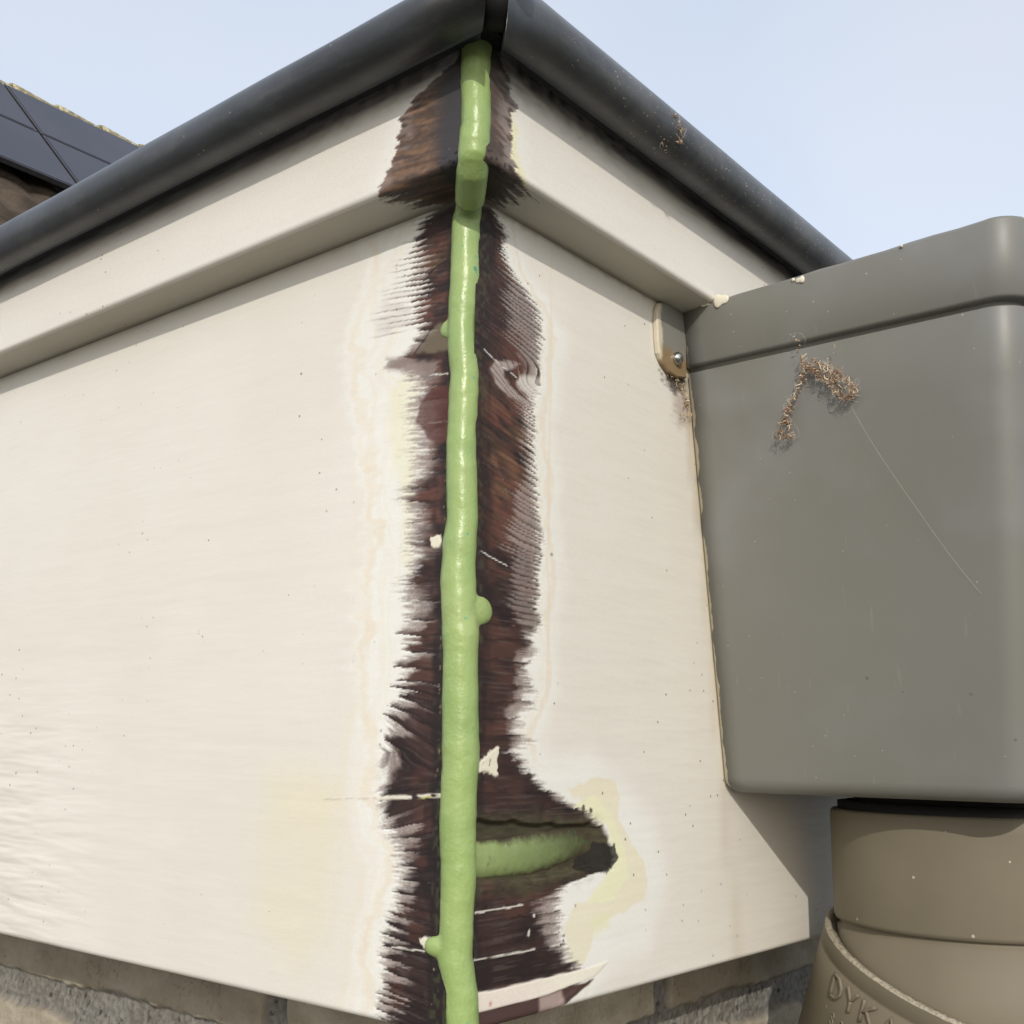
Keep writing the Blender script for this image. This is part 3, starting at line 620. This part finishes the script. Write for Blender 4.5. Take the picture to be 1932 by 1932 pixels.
rm = bead.modifiers.new('fuse', 'REMESH'); rm.mode = 'VOXEL'; rm.voxel_size = .0006; rm.use_smooth_shade = True
sm_ = bead.modifiers.new('smooth', 'SMOOTH'); sm_.iterations = 6; sm_.factor = .6
tx = bpy.data.textures.new('filler_lumps', 'CLOUDS'); tx.noise_scale = .006; tx.noise_depth = 2
dm = bead.modifiers.new('lumps', 'DISPLACE'); dm.texture = tx; dm.strength = .00035; dm.mid_level = .5; dm.texture_coords = 'LOCAL'
# side branch filling the routed groove
T = [(5, 46.9), (8, 46.5), (21.3, 46), (35.5, 47.3), (45, 47.9), (55, 47.4), (61.6, 45.5), (66, 42.8)]
B = [(5, 38.2), (8.2, 38.6), (21.5, 38.), (35.7, 37.7), (48.2, 39.5), (58.9, 41.4), (66, 42.4)]
us = np.linspace(5, 66, 90); tt = np.linspace(0, 1, 25)
Vv = []
for a in us:
    t_, b_ = np.interp(a, *zip(*T))+1.5, np.interp(a, *zip(*B))-1.3
    for q in tt:
        z = b_ + (t_-b_)*q; w = 1-abs((q-.42)/.58 if q > .42 else (.42-q)/.42)**2.4
        o_ = -2.55 + (1.9*math.exp(-max(a-6, 0)/34)+.55)*max(w, 0)*(1-.5*sm(50, 66, a)) + .30*(float(fbm(np.array(a/7.), np.array(z/4.), 5))-.5)
        Vv.append((o_/1000, a/1000, (z+.5*(float(n1(np.array(a/3.), 3))-.5))/1000))
nq = len(tt); Ff = [(i*nq+j, (i+1)*nq+j, (i+1)*nq+j+1, i*nq+j+1) for i in range(len(us)-1) for j in range(nq-1)]
m, nt, b = new_mat('smeared_wood_filler')
g = nt.nodes.new('ShaderNodeTexCoord'); sx = nt.nodes.new('ShaderNodeSeparateXYZ'); nt.links.new(g.outputs['Object'], sx.inputs[0])
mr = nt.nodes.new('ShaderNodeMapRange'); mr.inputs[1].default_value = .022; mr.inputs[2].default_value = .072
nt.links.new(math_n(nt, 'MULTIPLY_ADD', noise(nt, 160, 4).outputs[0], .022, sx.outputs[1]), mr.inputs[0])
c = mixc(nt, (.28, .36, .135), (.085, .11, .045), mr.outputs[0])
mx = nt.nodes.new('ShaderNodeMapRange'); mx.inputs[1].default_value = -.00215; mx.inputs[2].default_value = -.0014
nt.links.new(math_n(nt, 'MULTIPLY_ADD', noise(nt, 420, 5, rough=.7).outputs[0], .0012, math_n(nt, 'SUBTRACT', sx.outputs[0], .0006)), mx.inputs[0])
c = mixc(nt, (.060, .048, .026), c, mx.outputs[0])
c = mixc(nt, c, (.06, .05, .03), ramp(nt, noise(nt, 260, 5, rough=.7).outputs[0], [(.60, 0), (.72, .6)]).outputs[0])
c = specks(nt, c, 380, .2, .2, (.02, .16, .09), 4.2)
nt.links.new(c, b.inputs['Base Color']); b.inputs['Roughness'].default_value = .36
bump(nt, b, noise(nt, 300, 5, rough=.6).outputs[0], .35, .0006)
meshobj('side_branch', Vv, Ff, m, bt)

# ------------------------------------------------------------------ dark roof edging (rounded nose) on both sides
def edging(side, start, Lmax, label):
    t = thing('roof_edging', label, 'roof edging', (0, 0, 0), 'dark rounded roof edging')
    q, zc, r_ = 25., 271.0, 8.3
    prof = []
    prof += [(q-7.5, zc-r_+4.), (q-5., zc-r_+1.6), (q-2.6, zc-r_+.25), (q-1.6, zc-r_-.1)]
    for a in np.linspace(-96, 150, 44): prof.append((q+r_*math.cos(R(a)), zc+r_*math.sin(R(a))))
    prof += [(q-14, zc+3.), (q-40, zc+2.), (q-40, zc-1), (q-13, zc-1), (q-9, zc-5)]
    us = [start]; x = start
    while x < Lmax: x += 3. if x < 330 else 30; us.append(x)
    V = []
    for u in us:
        for k, (o_, z) in enumerate(prof):
            w = (float(n1(np.array(u/31. + (side == 'L')*9), 2))-.5)*.35
            uu = u if u > start else (-o_ if side == 'L' else -o_+9.)      # mitred end
            V.append(((-uu, -(o_+w), z) if side == 'L' else (o_+w, uu, z)))
    n = len(prof); F = []
    for i in range(len(us)-1):
        for k in range(n):
            f = (i*n+k, (i+1)*n+k, (i+1)*n+(k+1) % n, i*n+(k+1) % n); F.append(f if side == 'L' else f[::-1])
    F.append(list(range(n))); F.append(list(range((len(us)-1)*n, len(us)*n)))
    o = meshobj('nose_profile', np.array(V)/1000, F, M_TUBE, t)
    return t
edging('L', -4, 900, 'dark grey rounded roof edging over the left board, with two black smudges')
edging('R', -3, 900, 'dark grey rounded roof edging over the right board, dusty with lichen grains')
# corner joint: black piece added for the gap's shade, and a lump of sealant
t = thing('corner_joint', 'mitre gap, its shade an added black piece, with a grey lump of sealant where the two roof edgings meet', 'roof corner', (.0, .0, .27))
bm = bmesh.new(); bmesh.ops.create_uvsphere(bm, u_segments=24, v_segments=16, radius=1)
for v_ in bm.verts:
    v_.co = Vector((.0255+v_.co.x*.0072, -.0185+v_.co.y*.0072, .2708+v_.co.z*.0066))
bmobj('gap_shade_piece', bm, M_BLACK, t, True)
bm = bmesh.new(); add_box(bm, (.004, -.0205, .2672), (.0205, -.004, .279)); bmobj('sky_leak_block', bm, M_BLACK, t)  # added black block, keeps sky from showing through the gap
bm = bmesh.new(); bmesh.ops.create_icosphere(bm, subdivisions=4, radius=1)
for v_ in bm.verts:
    d = v_.co.copy(); k = 1+.35*(float(fbm(np.array(d.x*2.+4), np.array(d.y*2+d.z*1.7+5), 3))-.5)
    v_.co = Vector((.0345+d.x*.0048*k, -.0225+d.y*.0052*k, .2735+d.z*.0036*k))
bmobj('sealant', bm, M_BITU, t, True)

# ------------------------------------------------------------------ flat roof and brick walls of this building
bm = bmesh.new(); add_box(bm, (-.9, .017, .26), (-.017, .9, .268))
tag(bmobj('flat_roof', bm, plain('roofing_felt', (.05, .05, .05), .9), None), 'dark felt flat roof hidden behind the roof edging', 'roof')

def brick_mat():
    m, nt, b = new_mat('buff_brick')
    at = nt.nodes.new('ShaderNodeAttribute'); at.attribute_name = 'tint'
    n = noise(nt, 55, 6, rough=.7)
    c = mixc(nt, at.outputs['Color'], (.62, .55, .48), ramp(nt, n.outputs[0], [(.35, .5), (.62, 0)]).outputs[0], 'MULTIPLY')
    c = mixc(nt, c, (.10, .09, .08), ramp(nt, noise(nt, 500, 3).outputs[0], [(.26, .6), (.33, 0)]).outputs[0])
    nt.links.new(c, b.inputs['Base Color']); b.inputs['Roughness'].default_value = .92; b.inputs['Specular IOR Level'].default_value = .15
    n0 = bump(nt, b, noise(nt, 900, 3, rough=.7).outputs[0], .6, .0008)
    bump(nt, b, noise(nt, 120, 5, rough=.6).outputs[0], .7, .002, n0)
    return m
M_BRICK = brick_mat()
D_ = 35.
def brick_wall():
    """both faces of the corner, bricks standing proud of gritty mortar; one continuous relief per face"""
    t = thing('brick_wall', 'buff brick wall with grey gritty mortar below the cream boards', 'wall', (-.035, .035, -2.6))
    CH, BL, J = 60., 210., 11.
    for side in 'LR':
        us = np.concatenate([np.arange(35, 330, .8), np.arange(330, 3000, 12)])
        zs = np.concatenate([np.arange(-2600, -90, 12.), np.arange(-90, 2, .8)])
        Z, U = np.meshgrid(zs, us, indexing='ij')
        zz = Z + 24.5 + 1.5*(n1(U/40, 3)-.5)                         # bed joint top at -24.5 - J
        k = np.floor(zz/CH); fz = zz - k*CH
        off = np.where(k % 2 == 0, 112. if side == 'L' else 181.-24, 8. if side == 'L' else 60.)
        fu = (U-off) % (BL+J)
        e = (n2(U/5, Z/5, 6)-.5)*3.2 + (n2(U/17, Z/17, 7)-.5)*4
        ins = np.minimum(np.minimum(fz, CH-J-fz), np.minimum(fu-J/2, BL+J/2-fu)) + e*.6
        br = sm(-.5, 1.6, ins)
        seed = _h(k*3.1 + np.floor((U-off)/(BL+J)), 2.)
        tone = fbm(U/25, Z/9, 8)
        Cb = mix(np.broadcast_to(np.array([.47, .42, .325]), U.shape+(3,)).copy(), (.39, .345, .26), sm(.4, .7, tone)*.9)
        Cb = Cb*(.85+.25*seed)[..., None]
        crack = np.abs(fbm(U/11, Z/16, 12)-.5)
        Cb = mix(Cb, (.14, .12, .09), sm(.010, .003, crack)*.5*sm(.4, .7, n2(U/30, Z/30, 13)))
        Cm = np.broadcast_to(np.array([.235, .225, .20]), Cb.shape)*(.7+.6*n2(U/1.3, Z/1.3, 9))[..., None]
        pit = n2(U/1.9, Z/1.9, 10); Cm = Cm*(1-.75*sm(.16, .1, pit))[..., None]
        C = Cm*(1-br[..., None]) + Cb*br[..., None]
        O = -D_ - 2.6*(1-br) + br*(1.2*(fbm(U/14, Z/12, 11)-.5) - .15*sm(.02, .004, crack)) + (1-br)*(.9*(n2(U/1.3, Z/1.3, 9)-.5)-.8*sm(.16, .1, pit))
        O = np.where(U <= 35.01, -D_, O)
        V = np.stack([-U, -O, Z], -1) if side == 'L' else np.stack([O, U, Z], -1)
        V = V.reshape(-1, 3)/1000; nz_, nu = Z.shape
        i = np.arange(nz_-1)[:, None]*nu + np.arange(nu-1)[None]
        F = np.stack([i, i+1, i+nu+1, i+nu], -1).reshape(-1, 4)
        if side == 'L': F = F[:, ::-1]
        col = np.concatenate([C, np.ones_like(U)[..., None]], -1).reshape(-1, 4)
        meshobj('wall_face', V, F.tolist(), M_BRICK, t, colors=col)
brick_wall()

# ------------------------------------------------------------------ rainwater hopper
hp = thing('rainwater_hopper', 'large grey plastic rainwater hopper box fixed to the right board', 'hopper', (.0, .2, .057))
def rrect(y0, y1, x1, rad, z, n=10, x0=.0012):
    """outline seen from above, from the wall at y0 round the two outer corners back to the wall at y1"""
    P = [(x0, y0)]
    for k in range(1, 14): P.append((x0+(x1-rad-x0)*k/14, y0))
    for k in range(n+1):
        a = R(-90+90*k/n); P.append((x1-rad+rad*math.cos(a), y0+rad+rad*math.sin(a)))
    for k in range(1, 8): P.append((x1, y0+rad+(y1-y0-2*rad)*k/8))
    for k in range(n+1):
        a = R(90*k/n); P.append((x1-rad+rad*math.cos(a), y1-rad+rad*math.sin(a)))
    P.append((x0, y1))
    return [(x, y, z if not callable(z) else z(x, y)) for x, y in P]
def yl(z): return .1175+(.2313-z)*.1415
def loft(rings, mat, name, parent, cap_bottom=False, close=True):
    bm = bmesh.new(); vr = [[bm.verts.new(p) for p in r_] for r_ in rings]; n = len(vr[0])
    for i in range(len(vr)-1):
        for k in range(n if close else n-1):
            bm.faces.new((vr[i][k], vr[i][(k+1) % n], vr[i+1][(k+1) % n], vr[i+1][k]))
    if cap_bottom: bm.faces.new(vr[0][::-1])
    return bmobj(name, bm, mat, parent, True)
CY = .2105
def ring(z, inset=0., zf=None, xt=0.):
    y0 = yl(z)+inset; xf = .1058+(z-.0574)*.080 - inset; return rrect(y0, 2*CY-y0, xf+xt, max(.0105-inset*.5, .005), zf or z, 10, .0012+max(0, inset if z < .07 else 0)*.9)
rings = []
for a in np.linspace(90, 0, 8):                                     # rounded foot
    rings.append(ring(.0574+.0052-.0052*math.sin(R(a)), .0052-.0052*math.cos(R(a))))
rings = [ring(.0574, .012)] + rings
for z in np.linspace(.066, .2078, 8): rings.append(ring(z))
rings += [ring(.2082, .0002), ring(.2085, .0012), ring(.2086, .0034)]
body = loft(rings, M_HOP, 'body', hp, True)
top = lambda dz: (lambda x, y: .2312 + .036*x + dz + .0005*(float(n1(np.array(x*420.+y*300), 4))-.5))
rr_ = [ring(.2086, .0034), ring(.2102, .0034), ring(.21025, .0004), ring(.2104, -.0008), ring(.2112, -.0013), ring(.222, -.0013)]
rr_ += [ring(.2313, -.0013, top(-.001)), ring(.2313, -.0009, top(0)), ring(.2313, .0012, top(0)), ring(.2313, .0016, top(-.001)), ring(.15, .003)]
loft(rr_, M_HOP, 'rim_band', hp)
bm = bmesh.new(); add_box(bm, (.0006, .15, .066), (.0028, .27, .2305)); bmobj('back_plate', bm, M_HOP, hp)
# fixing lug with its screw
bm = bmesh.new()
out = [(117.9, 205.5), (112, 204.2), (106, 204.6), (102, 206.8), (99.3, 210.), (98.6, 214), (98.2, 222), (98.4, 226.0), (100, 229), (103, 230.3), (117.9, 230.3)]
lay = []
for x, s in ((.3, 0.), (1.5, 0.), (2.0, .7)):
    cx_, cz_ = 111., 217.
    lay.append([bm.verts.new((x/1000, (y + s*(.9 if y < 104 else 0) )/1000, (z + s*(.7 if z < 208 else -.5 if z > 228 else 0))/1000)) for y, z in out])
for i in range(2):
    for k in range(len(out)-1): bm.faces.new((lay[i][k], lay[i+1][k], lay[i+1][k+1], lay[i][k+1]))
bm.faces.new(lay[2][::-1])
m, nt, b = new_mat('stained_pvc')
g = nt.nodes.new('ShaderNodeTexCoord'); sx = nt.nodes.new('ShaderNodeSeparateXYZ'); nt.links.new(g.outputs['Object'], sx.inputs[0])
zf = nt.nodes.new('ShaderNodeMapRange'); zf.inputs[1].default_value = .2165; zf.inputs[2].default_value = .2125
nt.links.new(math_n(nt, 'MULTIPLY_ADD', noise(nt, 200, 3).outputs[0], .006, sx.outputs[2]), zf.inputs[0]); zf.inputs[1].default_value += .002; zf.inputs[2].default_value += .002
c = mixc(nt, (.22, .215, .19), (.26, .17, .075), math_n(nt, 'MULTIPLY', zf.outputs[0], .85))
yf = nt.nodes.new('ShaderNodeMapRange'); yf.inputs[1].default_value = .1030; yf.inputs[2].default_value = .1015
nt.links.new(math_n(nt, 'MULTIPLY_ADD', noise(nt, 260, 3).outputs[0], .005, sx.outputs[1]), yf.inputs[0]); yf.inputs[1].default_value += .0015; yf.inputs[2].default_value += .0015
c = mixc(nt, c, (.66, .60, .45), math_n(nt, 'MULTIPLY', yf.outputs[0], .85))
nt.links.new(c, b.inputs['Base Color']); b.inputs['Roughness'].default_value = .45
bmobj('mounting_lug', bm, m, hp)
bm = bmesh.new(); M3 = Matrix(((0, 0, 1), (0, 1, 0), (-1, 0, 0)))
add_lathe(bm, [(.0001, .0019), (.0009, .0018), (.0017, .0014), (.0023, .0007), (.0025, 0), (.0025, -.0008)], (.0026, .1108, .2109), M3, 24)
bmobj('screw_head', bm, M_STEEL, hp, True)
# paint drips on the rim
def drip(x, z, w, h):
    bm = bmesh.new(); ys = yl(z)-.0013
    bmesh.ops.create_uvsphere(bm, u_segments=18, v_segments=10, radius=1)
    for v_ in bm.verts:
        k = 1+.2*math.sin(v_.co.x*5+x*900)
        v_.co = Vector((x+v_.co.x*w*k, ys+v_.co.y*.0006, z+v_.co.z*h*k - v_.co.x*w*.0))
    bmobj('paint_drip', bm, M_CHIP, hp, True)
drip(.0172, .2314, .0032, .0023); drip(.0112, .2311, .0018, .0005); drip(.0488, .2312, .0017, .0012); drip(.084, .2335, .0006, .0005); drip(.046, .2318, .0006, .0007)

# ------------------------------------------------------------------ downpipe under the hopper
dp = thing('downpipe', 'taupe plastic downpipe with collar and elbow under the grey hopper', 'drainpipe', (.0635, CY, -2.6))
PX = (.0635, CY, 0)
bm = bmesh.new()
add_lathe(bm, [(.0450, .0425), (.0450, .0510), (.0470, .0518), (.0486, .0517), (.0493, .0508), (.0494, .0465), (.0494, .0145), (.0490, .0131), (.0478, .0127), (.0455, .0127)], PX)
bmobj('collar', bm, M_PIPE, dp, True)
bm = bmesh.new(); add_lathe(bm, [(.0405, .0640), (.0405, .0430), (.0452, .0430), (.0466, .0508), (.0466, .0545), (.043, .0550)], PX); bmobj('rubber_seal', bm, M_BLACK, dp, True)
bm = bmesh.new(); add_lathe(bm, [(.0472, .0140), (.0472, .0108), (.0486, .0102), (.0490, -.045), (.042, -.045)], PX); bmobj('spigot', bm, M_PIPE, dp, True)
th, phi = R(20), R(-15)
nrm = Vector((math.sin(th)*math.cos(phi), math.sin(th)*math.sin(phi), math.cos(th)))
e1 = Vector((math.cos(th)*math.cos(phi), math.cos(th)*math.sin(phi), -math.sin(th))); e2 = nrm.cross(e1)
MT = Matrix((e1, e2, nrm)).transposed(); CT = Vector((.0635, CY, -.0025))
bm = bmesh.new()
prof = [(.0545, -.0012), (.0545, -.0065), (.0541, -.0070), (.0545, -.0076), (.0547, -.02), (.0548, -.052), (.052, -.058), (.0478, -.060), (.0478, -.075)]
add_lathe(bm, prof, CT, MT, 120); bmobj('elbow_socket', bm, M_PIPE, dp, True)
bm = bmesh.new(); add_lathe(bm, [(.0502, -.035), (.0502, -.0016), (.0520, -.0014), (.0523, -.0002), (.0540, -.0003), (.0545, -.0012)], CT, MT, 160)
for v_ in bm.verts:
    v_.co += nrm*random.uniform(-.00012, .00012)
bmobj('sawn_rim', bm, M_RIM, dp, True)
bm = bmesh.new(); p0 = CT - nrm*.073
p2 = p0 - nrm*.05 + Vector((0, 0, -.03))
pth = [p0, p0-nrm*.02, p0-nrm*.04, p0-nrm*.055+Vector((0, 0, -.008)), p2+Vector((0, 0, -.02)), p2+Vector((0, 0, -.1)), Vector((p2.x, p2.y, -2.59))]
add_tube(bm, pth, .0478, 64); bmobj('lower_pipe', bm, M_PIPE, dp, True)

# raised lettering on the socket: strokes laid on the curved surface
def on_socket(a, h, lift=.0002): return CT + MT @ Vector(((.0547+lift)*math.cos(a), (.0547+lift)*math.sin(a), h))
GL = {'D': [[(0, 0), (0, 1), (.45, .95), (.75, .65), (.75, .35), (.45, .05), (0, 0)]],
      'Y': [[(0, 1), (.38, .5), (.75, 1)], [(.38, .5), (.38, 0)]],
      'K': [[(0, 0), (0, 1)], [(.7, 1), (.03, .45)], [(.25, .6), (.75, 0)]],
      'A': [[(0, 0), (.38, 1), (.76, 0)], [(.15, .36), (.61, .36)]],
      '0': [[(.35, 0), (.05, .3), (.05, .7), (.35, 1), (.65, .7), (.65, .3), (.35, 0)]],
      '8': [[(.35, 0), (.05, .25), (.6, .75), (.35, 1), (.08, .75), (.62, .25), (.35, 0)]]}
def text(s, a0, h0, size, adv, rad):
    bm = bmesh.new(); a = a0
    for ch in s:
        for st_ in GL[ch]:
            P = []
            for (x0, y0), (x1, y1) in zip(st_[:-1], st_[1:]):
                for q in range(4):
                    x = x0+(x1-x0)*q/4; y = y0+(y1-y0)*q/4; P.append(on_socket(a+x*size*.9/.0547, h0+y*size))
            P.append(on_socket(a+st_[-1][0]*size*.9/.0547, h0+st_[-1][1]*size)); add_tube(bm, P, rad, 8)
        a += adv/.0547
    return bmobj('lettering', bm, M_PIPE, dp, True)
TA, TH_ = R(-113), -.0165
text('DYKA', TA, TH_, .0078, .0082, .00062)
text('80', TA+R(3), TH_-.0085, .0042, .005, .0003)

# ------------------------------------------------------------------ cobweb debris on the hopper, twig on the edging
m, nt, b = new_mat('dry_debris')
at = nt.nodes.new('ShaderNodeAttribute'); at.attribute_name = 'tint'; nt.links.new(at.outputs['Color'], b.inputs['Base Color']); b.inputs['Roughness'].default_value = .8
M_DEB = m
def debris(name, placef, paths, count, jit, label, cat):
    rnd = random.Random(3); V = []; F = []; Cc = []
    def bit(p, ln, rad, col):
        bm = bmesh.new(); d = Vector([rnd.gauss(0, 1) for _ in range(3)]).normalized(); q = Vector([rnd.gauss(0, 1) for _ in range(3)]).normalized()
        add_tube(bm, [p-d*ln*.5, p-d*ln*.2+q*ln*.3, p+d*ln*.15+q*ln*.35, p+d*ln*.5-q*ln*.1], [rad*.5, rad, rad, rad*.4], 5)
        bm.verts.index_update(); b0 = len(V)
        for v_ in bm.verts: V.append(tuple(v_.co)); Cc.append((*col, 1))
        for f in bm.faces: F.append([v_.index+b0 for v_ in f.verts])
        bm.free()
    for path, dens, jj, br in paths:
        for k in range(dens):
            s = rnd.random()*(len(path)-1); i = int(s); f = s-i
            x = path[i][0]*(1-f)+path[i+1][0]*f + rnd.gauss(0, jj); z = path[i][1]*(1-f)+path[i+1][1]*f + rnd.gauss(0, jj)
            r_ = rnd.random()
            col = (.24, .11, .055) if r_ < .45*br+.1 else (.48, .33, .2) if r_ < .75 else (.70, .62, .47) if r_ < .97 else (.05, .04, .03)
            big = rnd.random() < .18
            if rnd.random() < .10: bit(placef(x, z, rnd.uniform(.5, 4.)), rnd.uniform(3, 7)/1000, .00004, (.6, .55, .48)); continue
            bit(placef(x, z, rnd.uniform(1.2, 4.2)), (rnd.uniform(1.5, 2.8) if big else rnd.uniform(.6, 1.6))/1000, (rnd.uniform(.13, .24) if big else rnd.uniform(.06, .16))/1000, col)
    return tag(meshobj(name, V, F, M_DEB, colors=Cc), label, cat)
def onhop(x, z, off): return Vector((x/1000, yl(z/1000)-.0005-off/1000, z/1000))
debris('cobweb_debris', onhop, [
    ([(48, 200.5), (51, 198.6), (54.5, 194), (58.5, 189.5), (61.5, 186.6)], 210, .5, .8),
    ([(51, 201.8), (55, 199.5), (59, 196), (62.5, 192.), (64.5, 189.5)], 150, .8, .3),
    ([(54, 199), (56, 195.5), (59, 193)], 90, .9, .3), ([(64.3, 189.5), (63.3, 186.5)], 26, .5, .1),
    ([(48, 200.5), (46.4, 197), (43.8, 191.5), (40.4, 187.8), (38.6, 184)], 170, .30, 1.),
    ([(38.6, 184), (36.8, 181), (35, 178.6), (39.5, 177.8), (40.8, 178.2), (39.6, 182), (38.6, 183.6)], 95, .45, .5),
    ([(46, 207.5), (47.5, 203), (48, 201)], 14, .5, .0), ([(45, 213.), (46.5, 209)], 8, .5, 0), ([(57.5, 203.5), (59, 205)], 3, .4, 0)],
    0, 0, 'tangle of brown and cream debris caught in a cobweb on the hopper side', 'cobweb')
bm = bmesh.new(); P = []
for k in range(30):
    s = k/29; x = 62.5+34*s; z = 184.5-64*s; P.append(onhop(x - .8*math.sin(math.pi*s)-.25*math.sin(9*s), z - 2.*math.sin(math.pi*s), 3.*(1-s)+.15))
add_tube(bm, P, .000022, 5); tag(bmobj('spider_thread', bm, M_CHIP, None, True), 'single pale spider thread running down the grey hopper side', 'cobweb')
def ontube(x, z, off): return Vector((.025+.0086*math.cos(R(z)) + off/9000, x/1000, .271+.0086*math.sin(R(z))))
debris('dry_twig', ontube, [([(59, 10), (62, -8), (63.5, -25), (65, -45)], 46, .35, .8), ([(60, -60), (63, -75)], 6, .8, .2)], 0, 0,
       'thin dry brown twig of debris clinging to the right roof edging', 'twig')
def onbd(x, z, off): return Vector((.0006+off/9000*1.4, x/1000, z/1000))
debris('dirt_crumbs', onbd, [([(108, 204.), (114, 203), (117.6, 200.5), (120, 196)], 60, .8, .6), ([(119.6, 197), (120.6, 192)], 14, .5, .1), ([(119, 193), (116, 189)], 12, 1.5, .6)], 0, 0,
       'dark crumbs and pale flecks gathered below the screw of the hopper lug', 'dirt')

# ------------------------------------------------------------------ neighbouring house with solar panels
RX, RZ, BETA = -8., 5.05, R(44.5)
sd = Vector((math.cos(BETA), 0, -math.sin(BETA))); sn = Vector((math.sin(BETA), 0, math.cos(BETA)))
def onroof(s, y, h=0): return Vector((RX, y, RZ)) + sd*s + sn*h
nh = thing('neighbour_house', 'brick neighbour house with a tiled roof carrying solar panels, far left', 'house', (-8, 6, -2.6))
bmw = plain('neighbour_brick', (.26, .17, .12), .9, .2, .2, 8)
bm = bmesh.new(); add_box(bm, (-11.2, -.6, -2.6), (-4.8, 12, 2.05))
g0 = len(bm.verts)
for y in (-.6, 12):
    vs = [bm.verts.new(p) for p in ((-11.2, y, 2.05), (-4.8, y, 2.05), (-8, y, 4.9))]; bm.faces.new(vs)
bmobj('wall', bm, bmw, nh)
# tiles: wavy courses
y_ = np.arange(-.8, 12.2, .03); s_ = np.concatenate([[k*.34+.001, k*.34+.335] for k in range(13)])
V = []
for side in (1, -1):
    for k, s in enumerate(s_):
        for y in y_:
            ph_ = (y % .3)/.3; hh = .035*abs(math.sin(math.pi*ph_))**.8 + (.0 if k % 2 == 0 else .035)
            p = onroof(s, y, hh-.05)
            V.append((p.x if side == 1 else 2*RX-p.x, p.y, p.z))
ny = len(y_); ns = len(s_); F = []
for q in range(2):
    for i in range(ns-1):
        for j in range(ny-1):
            a = q*ns*ny+i*ny+j; f = (a, a+1, a+ny+1, a+ny); F.append(f if q else f[::-1])
M_TILE = plain('brown_roof_tile', (.11, .085, .065), .85, .2, .3, 6, 60, .4, .01)
meshobj('tiled_roof', V, F, M_TILE, nh)
m, nt, b = new_mat('lichen_ridge_tile')
c = mixc(nt, (.32, .28, .17), (.17, .15, .07), ramp(nt, noise(nt, 9, 5, rough=.7).outputs[0], [(.4, 0), (.6, 1)]).outputs[0])
c = mixc(nt, c, (.55, .50, .36), ramp(nt, noise(nt, 22, 4).outputs[0], [(.52, 0), (.62, .8)]).outputs[0])
nt.links.new(c, b.inputs['Base Color']); b.inputs['Roughness'].default_value = .9
M_RIDGE = m
k = 0; y = -.8; proto = None
while y < 12:
    bm = bmesh.new(); n = 12; rings = []
    for yy, rr in ((y, .125), (y+.05, .125), (y+.42, .100)):
        rings.append([[bm.verts.new((RX+q*math.cos(R(-25+230*i/n)), yy, RZ-.03+q*.85*math.sin(R(-25+230*i/n)))) for i in range(n+1)] for q in (rr*1.15, rr*1.15-.02)])
    for a in range(2):
        for i in range(n):
            bm.faces.new((rings[a][0][i], rings[a][0][i+1], rings[a+1][0][i+1], rings[a+1][0][i]))
    for i in range(n): bm.faces.new((rings[0][0][i], rings[0][1][i], rings[0][1][i+1], rings[0][0][i+1]))
    bmobj('ridge_tile', bm, M_RIDGE, nh, True); y += .385; k += 1
m, nt, b = new_mat('solar_glass')
c = mixc(nt, (.030, .034, .052), (.038, .038, .058), ramp(nt, noise(nt, 1.3, 3).outputs[0], [(.4, 0), (.6, 1)]).outputs[0])
nt.links.new(c, b.inputs['Base Color']); b.inputs['Roughness'].default_value = .45; b.inputs['Specular IOR Level'].default_value = .35
M_SOL = m; M_FRM = plain('black_panel_frame', (.035, .036, .042), .45, .4)
for row in (0, 1):
    for cidx in range(-2, 4):
        y0 = 3.30 + cidx*1.66 + .012; s0 = .20 + row*.955
        pn = thing('solar_panel', ['upper', 'lower'][row] + ' row solar panel, ' + ['outermost left beyond the gable', 'left of the steep seam', 'right of the steep seam', 'second right of the steep seam', 'third right of the steep seam', 'fourth right of the steep seam'][cidx+2], 'solar panel', onroof(s0, y0, .1), 'solar panels on the neighbour roof')
        def slab(a, b_, h0, h1, mat, name, inner=None):
            bm = bmesh.new(); c8 = [onroof(s0+s, y0+y, h) for s in (a[0], b_[0]) for y in (a[1], b_[1]) for h in (h0, h1)]
            vs = [bm.verts.new(p) for p in c8]
            for f in ((0,1,3,2),(4,6,7,5),(0,4,5,1),(2,3,7,6),(0,2,6,4),(1,5,7,3)): bm.faces.new([vs[i] for i in f])
            bmesh.ops.recalc_face_normals(bm, faces=bm.faces[:])
            bmobj(name, bm, mat, pn)
        slab((0, 0), (.935, 1.635), .085, .118, M_FRM, 'frame'); slab((.022, .022), (.913, 1.613), .112, .121, M_SOL, 'glass')
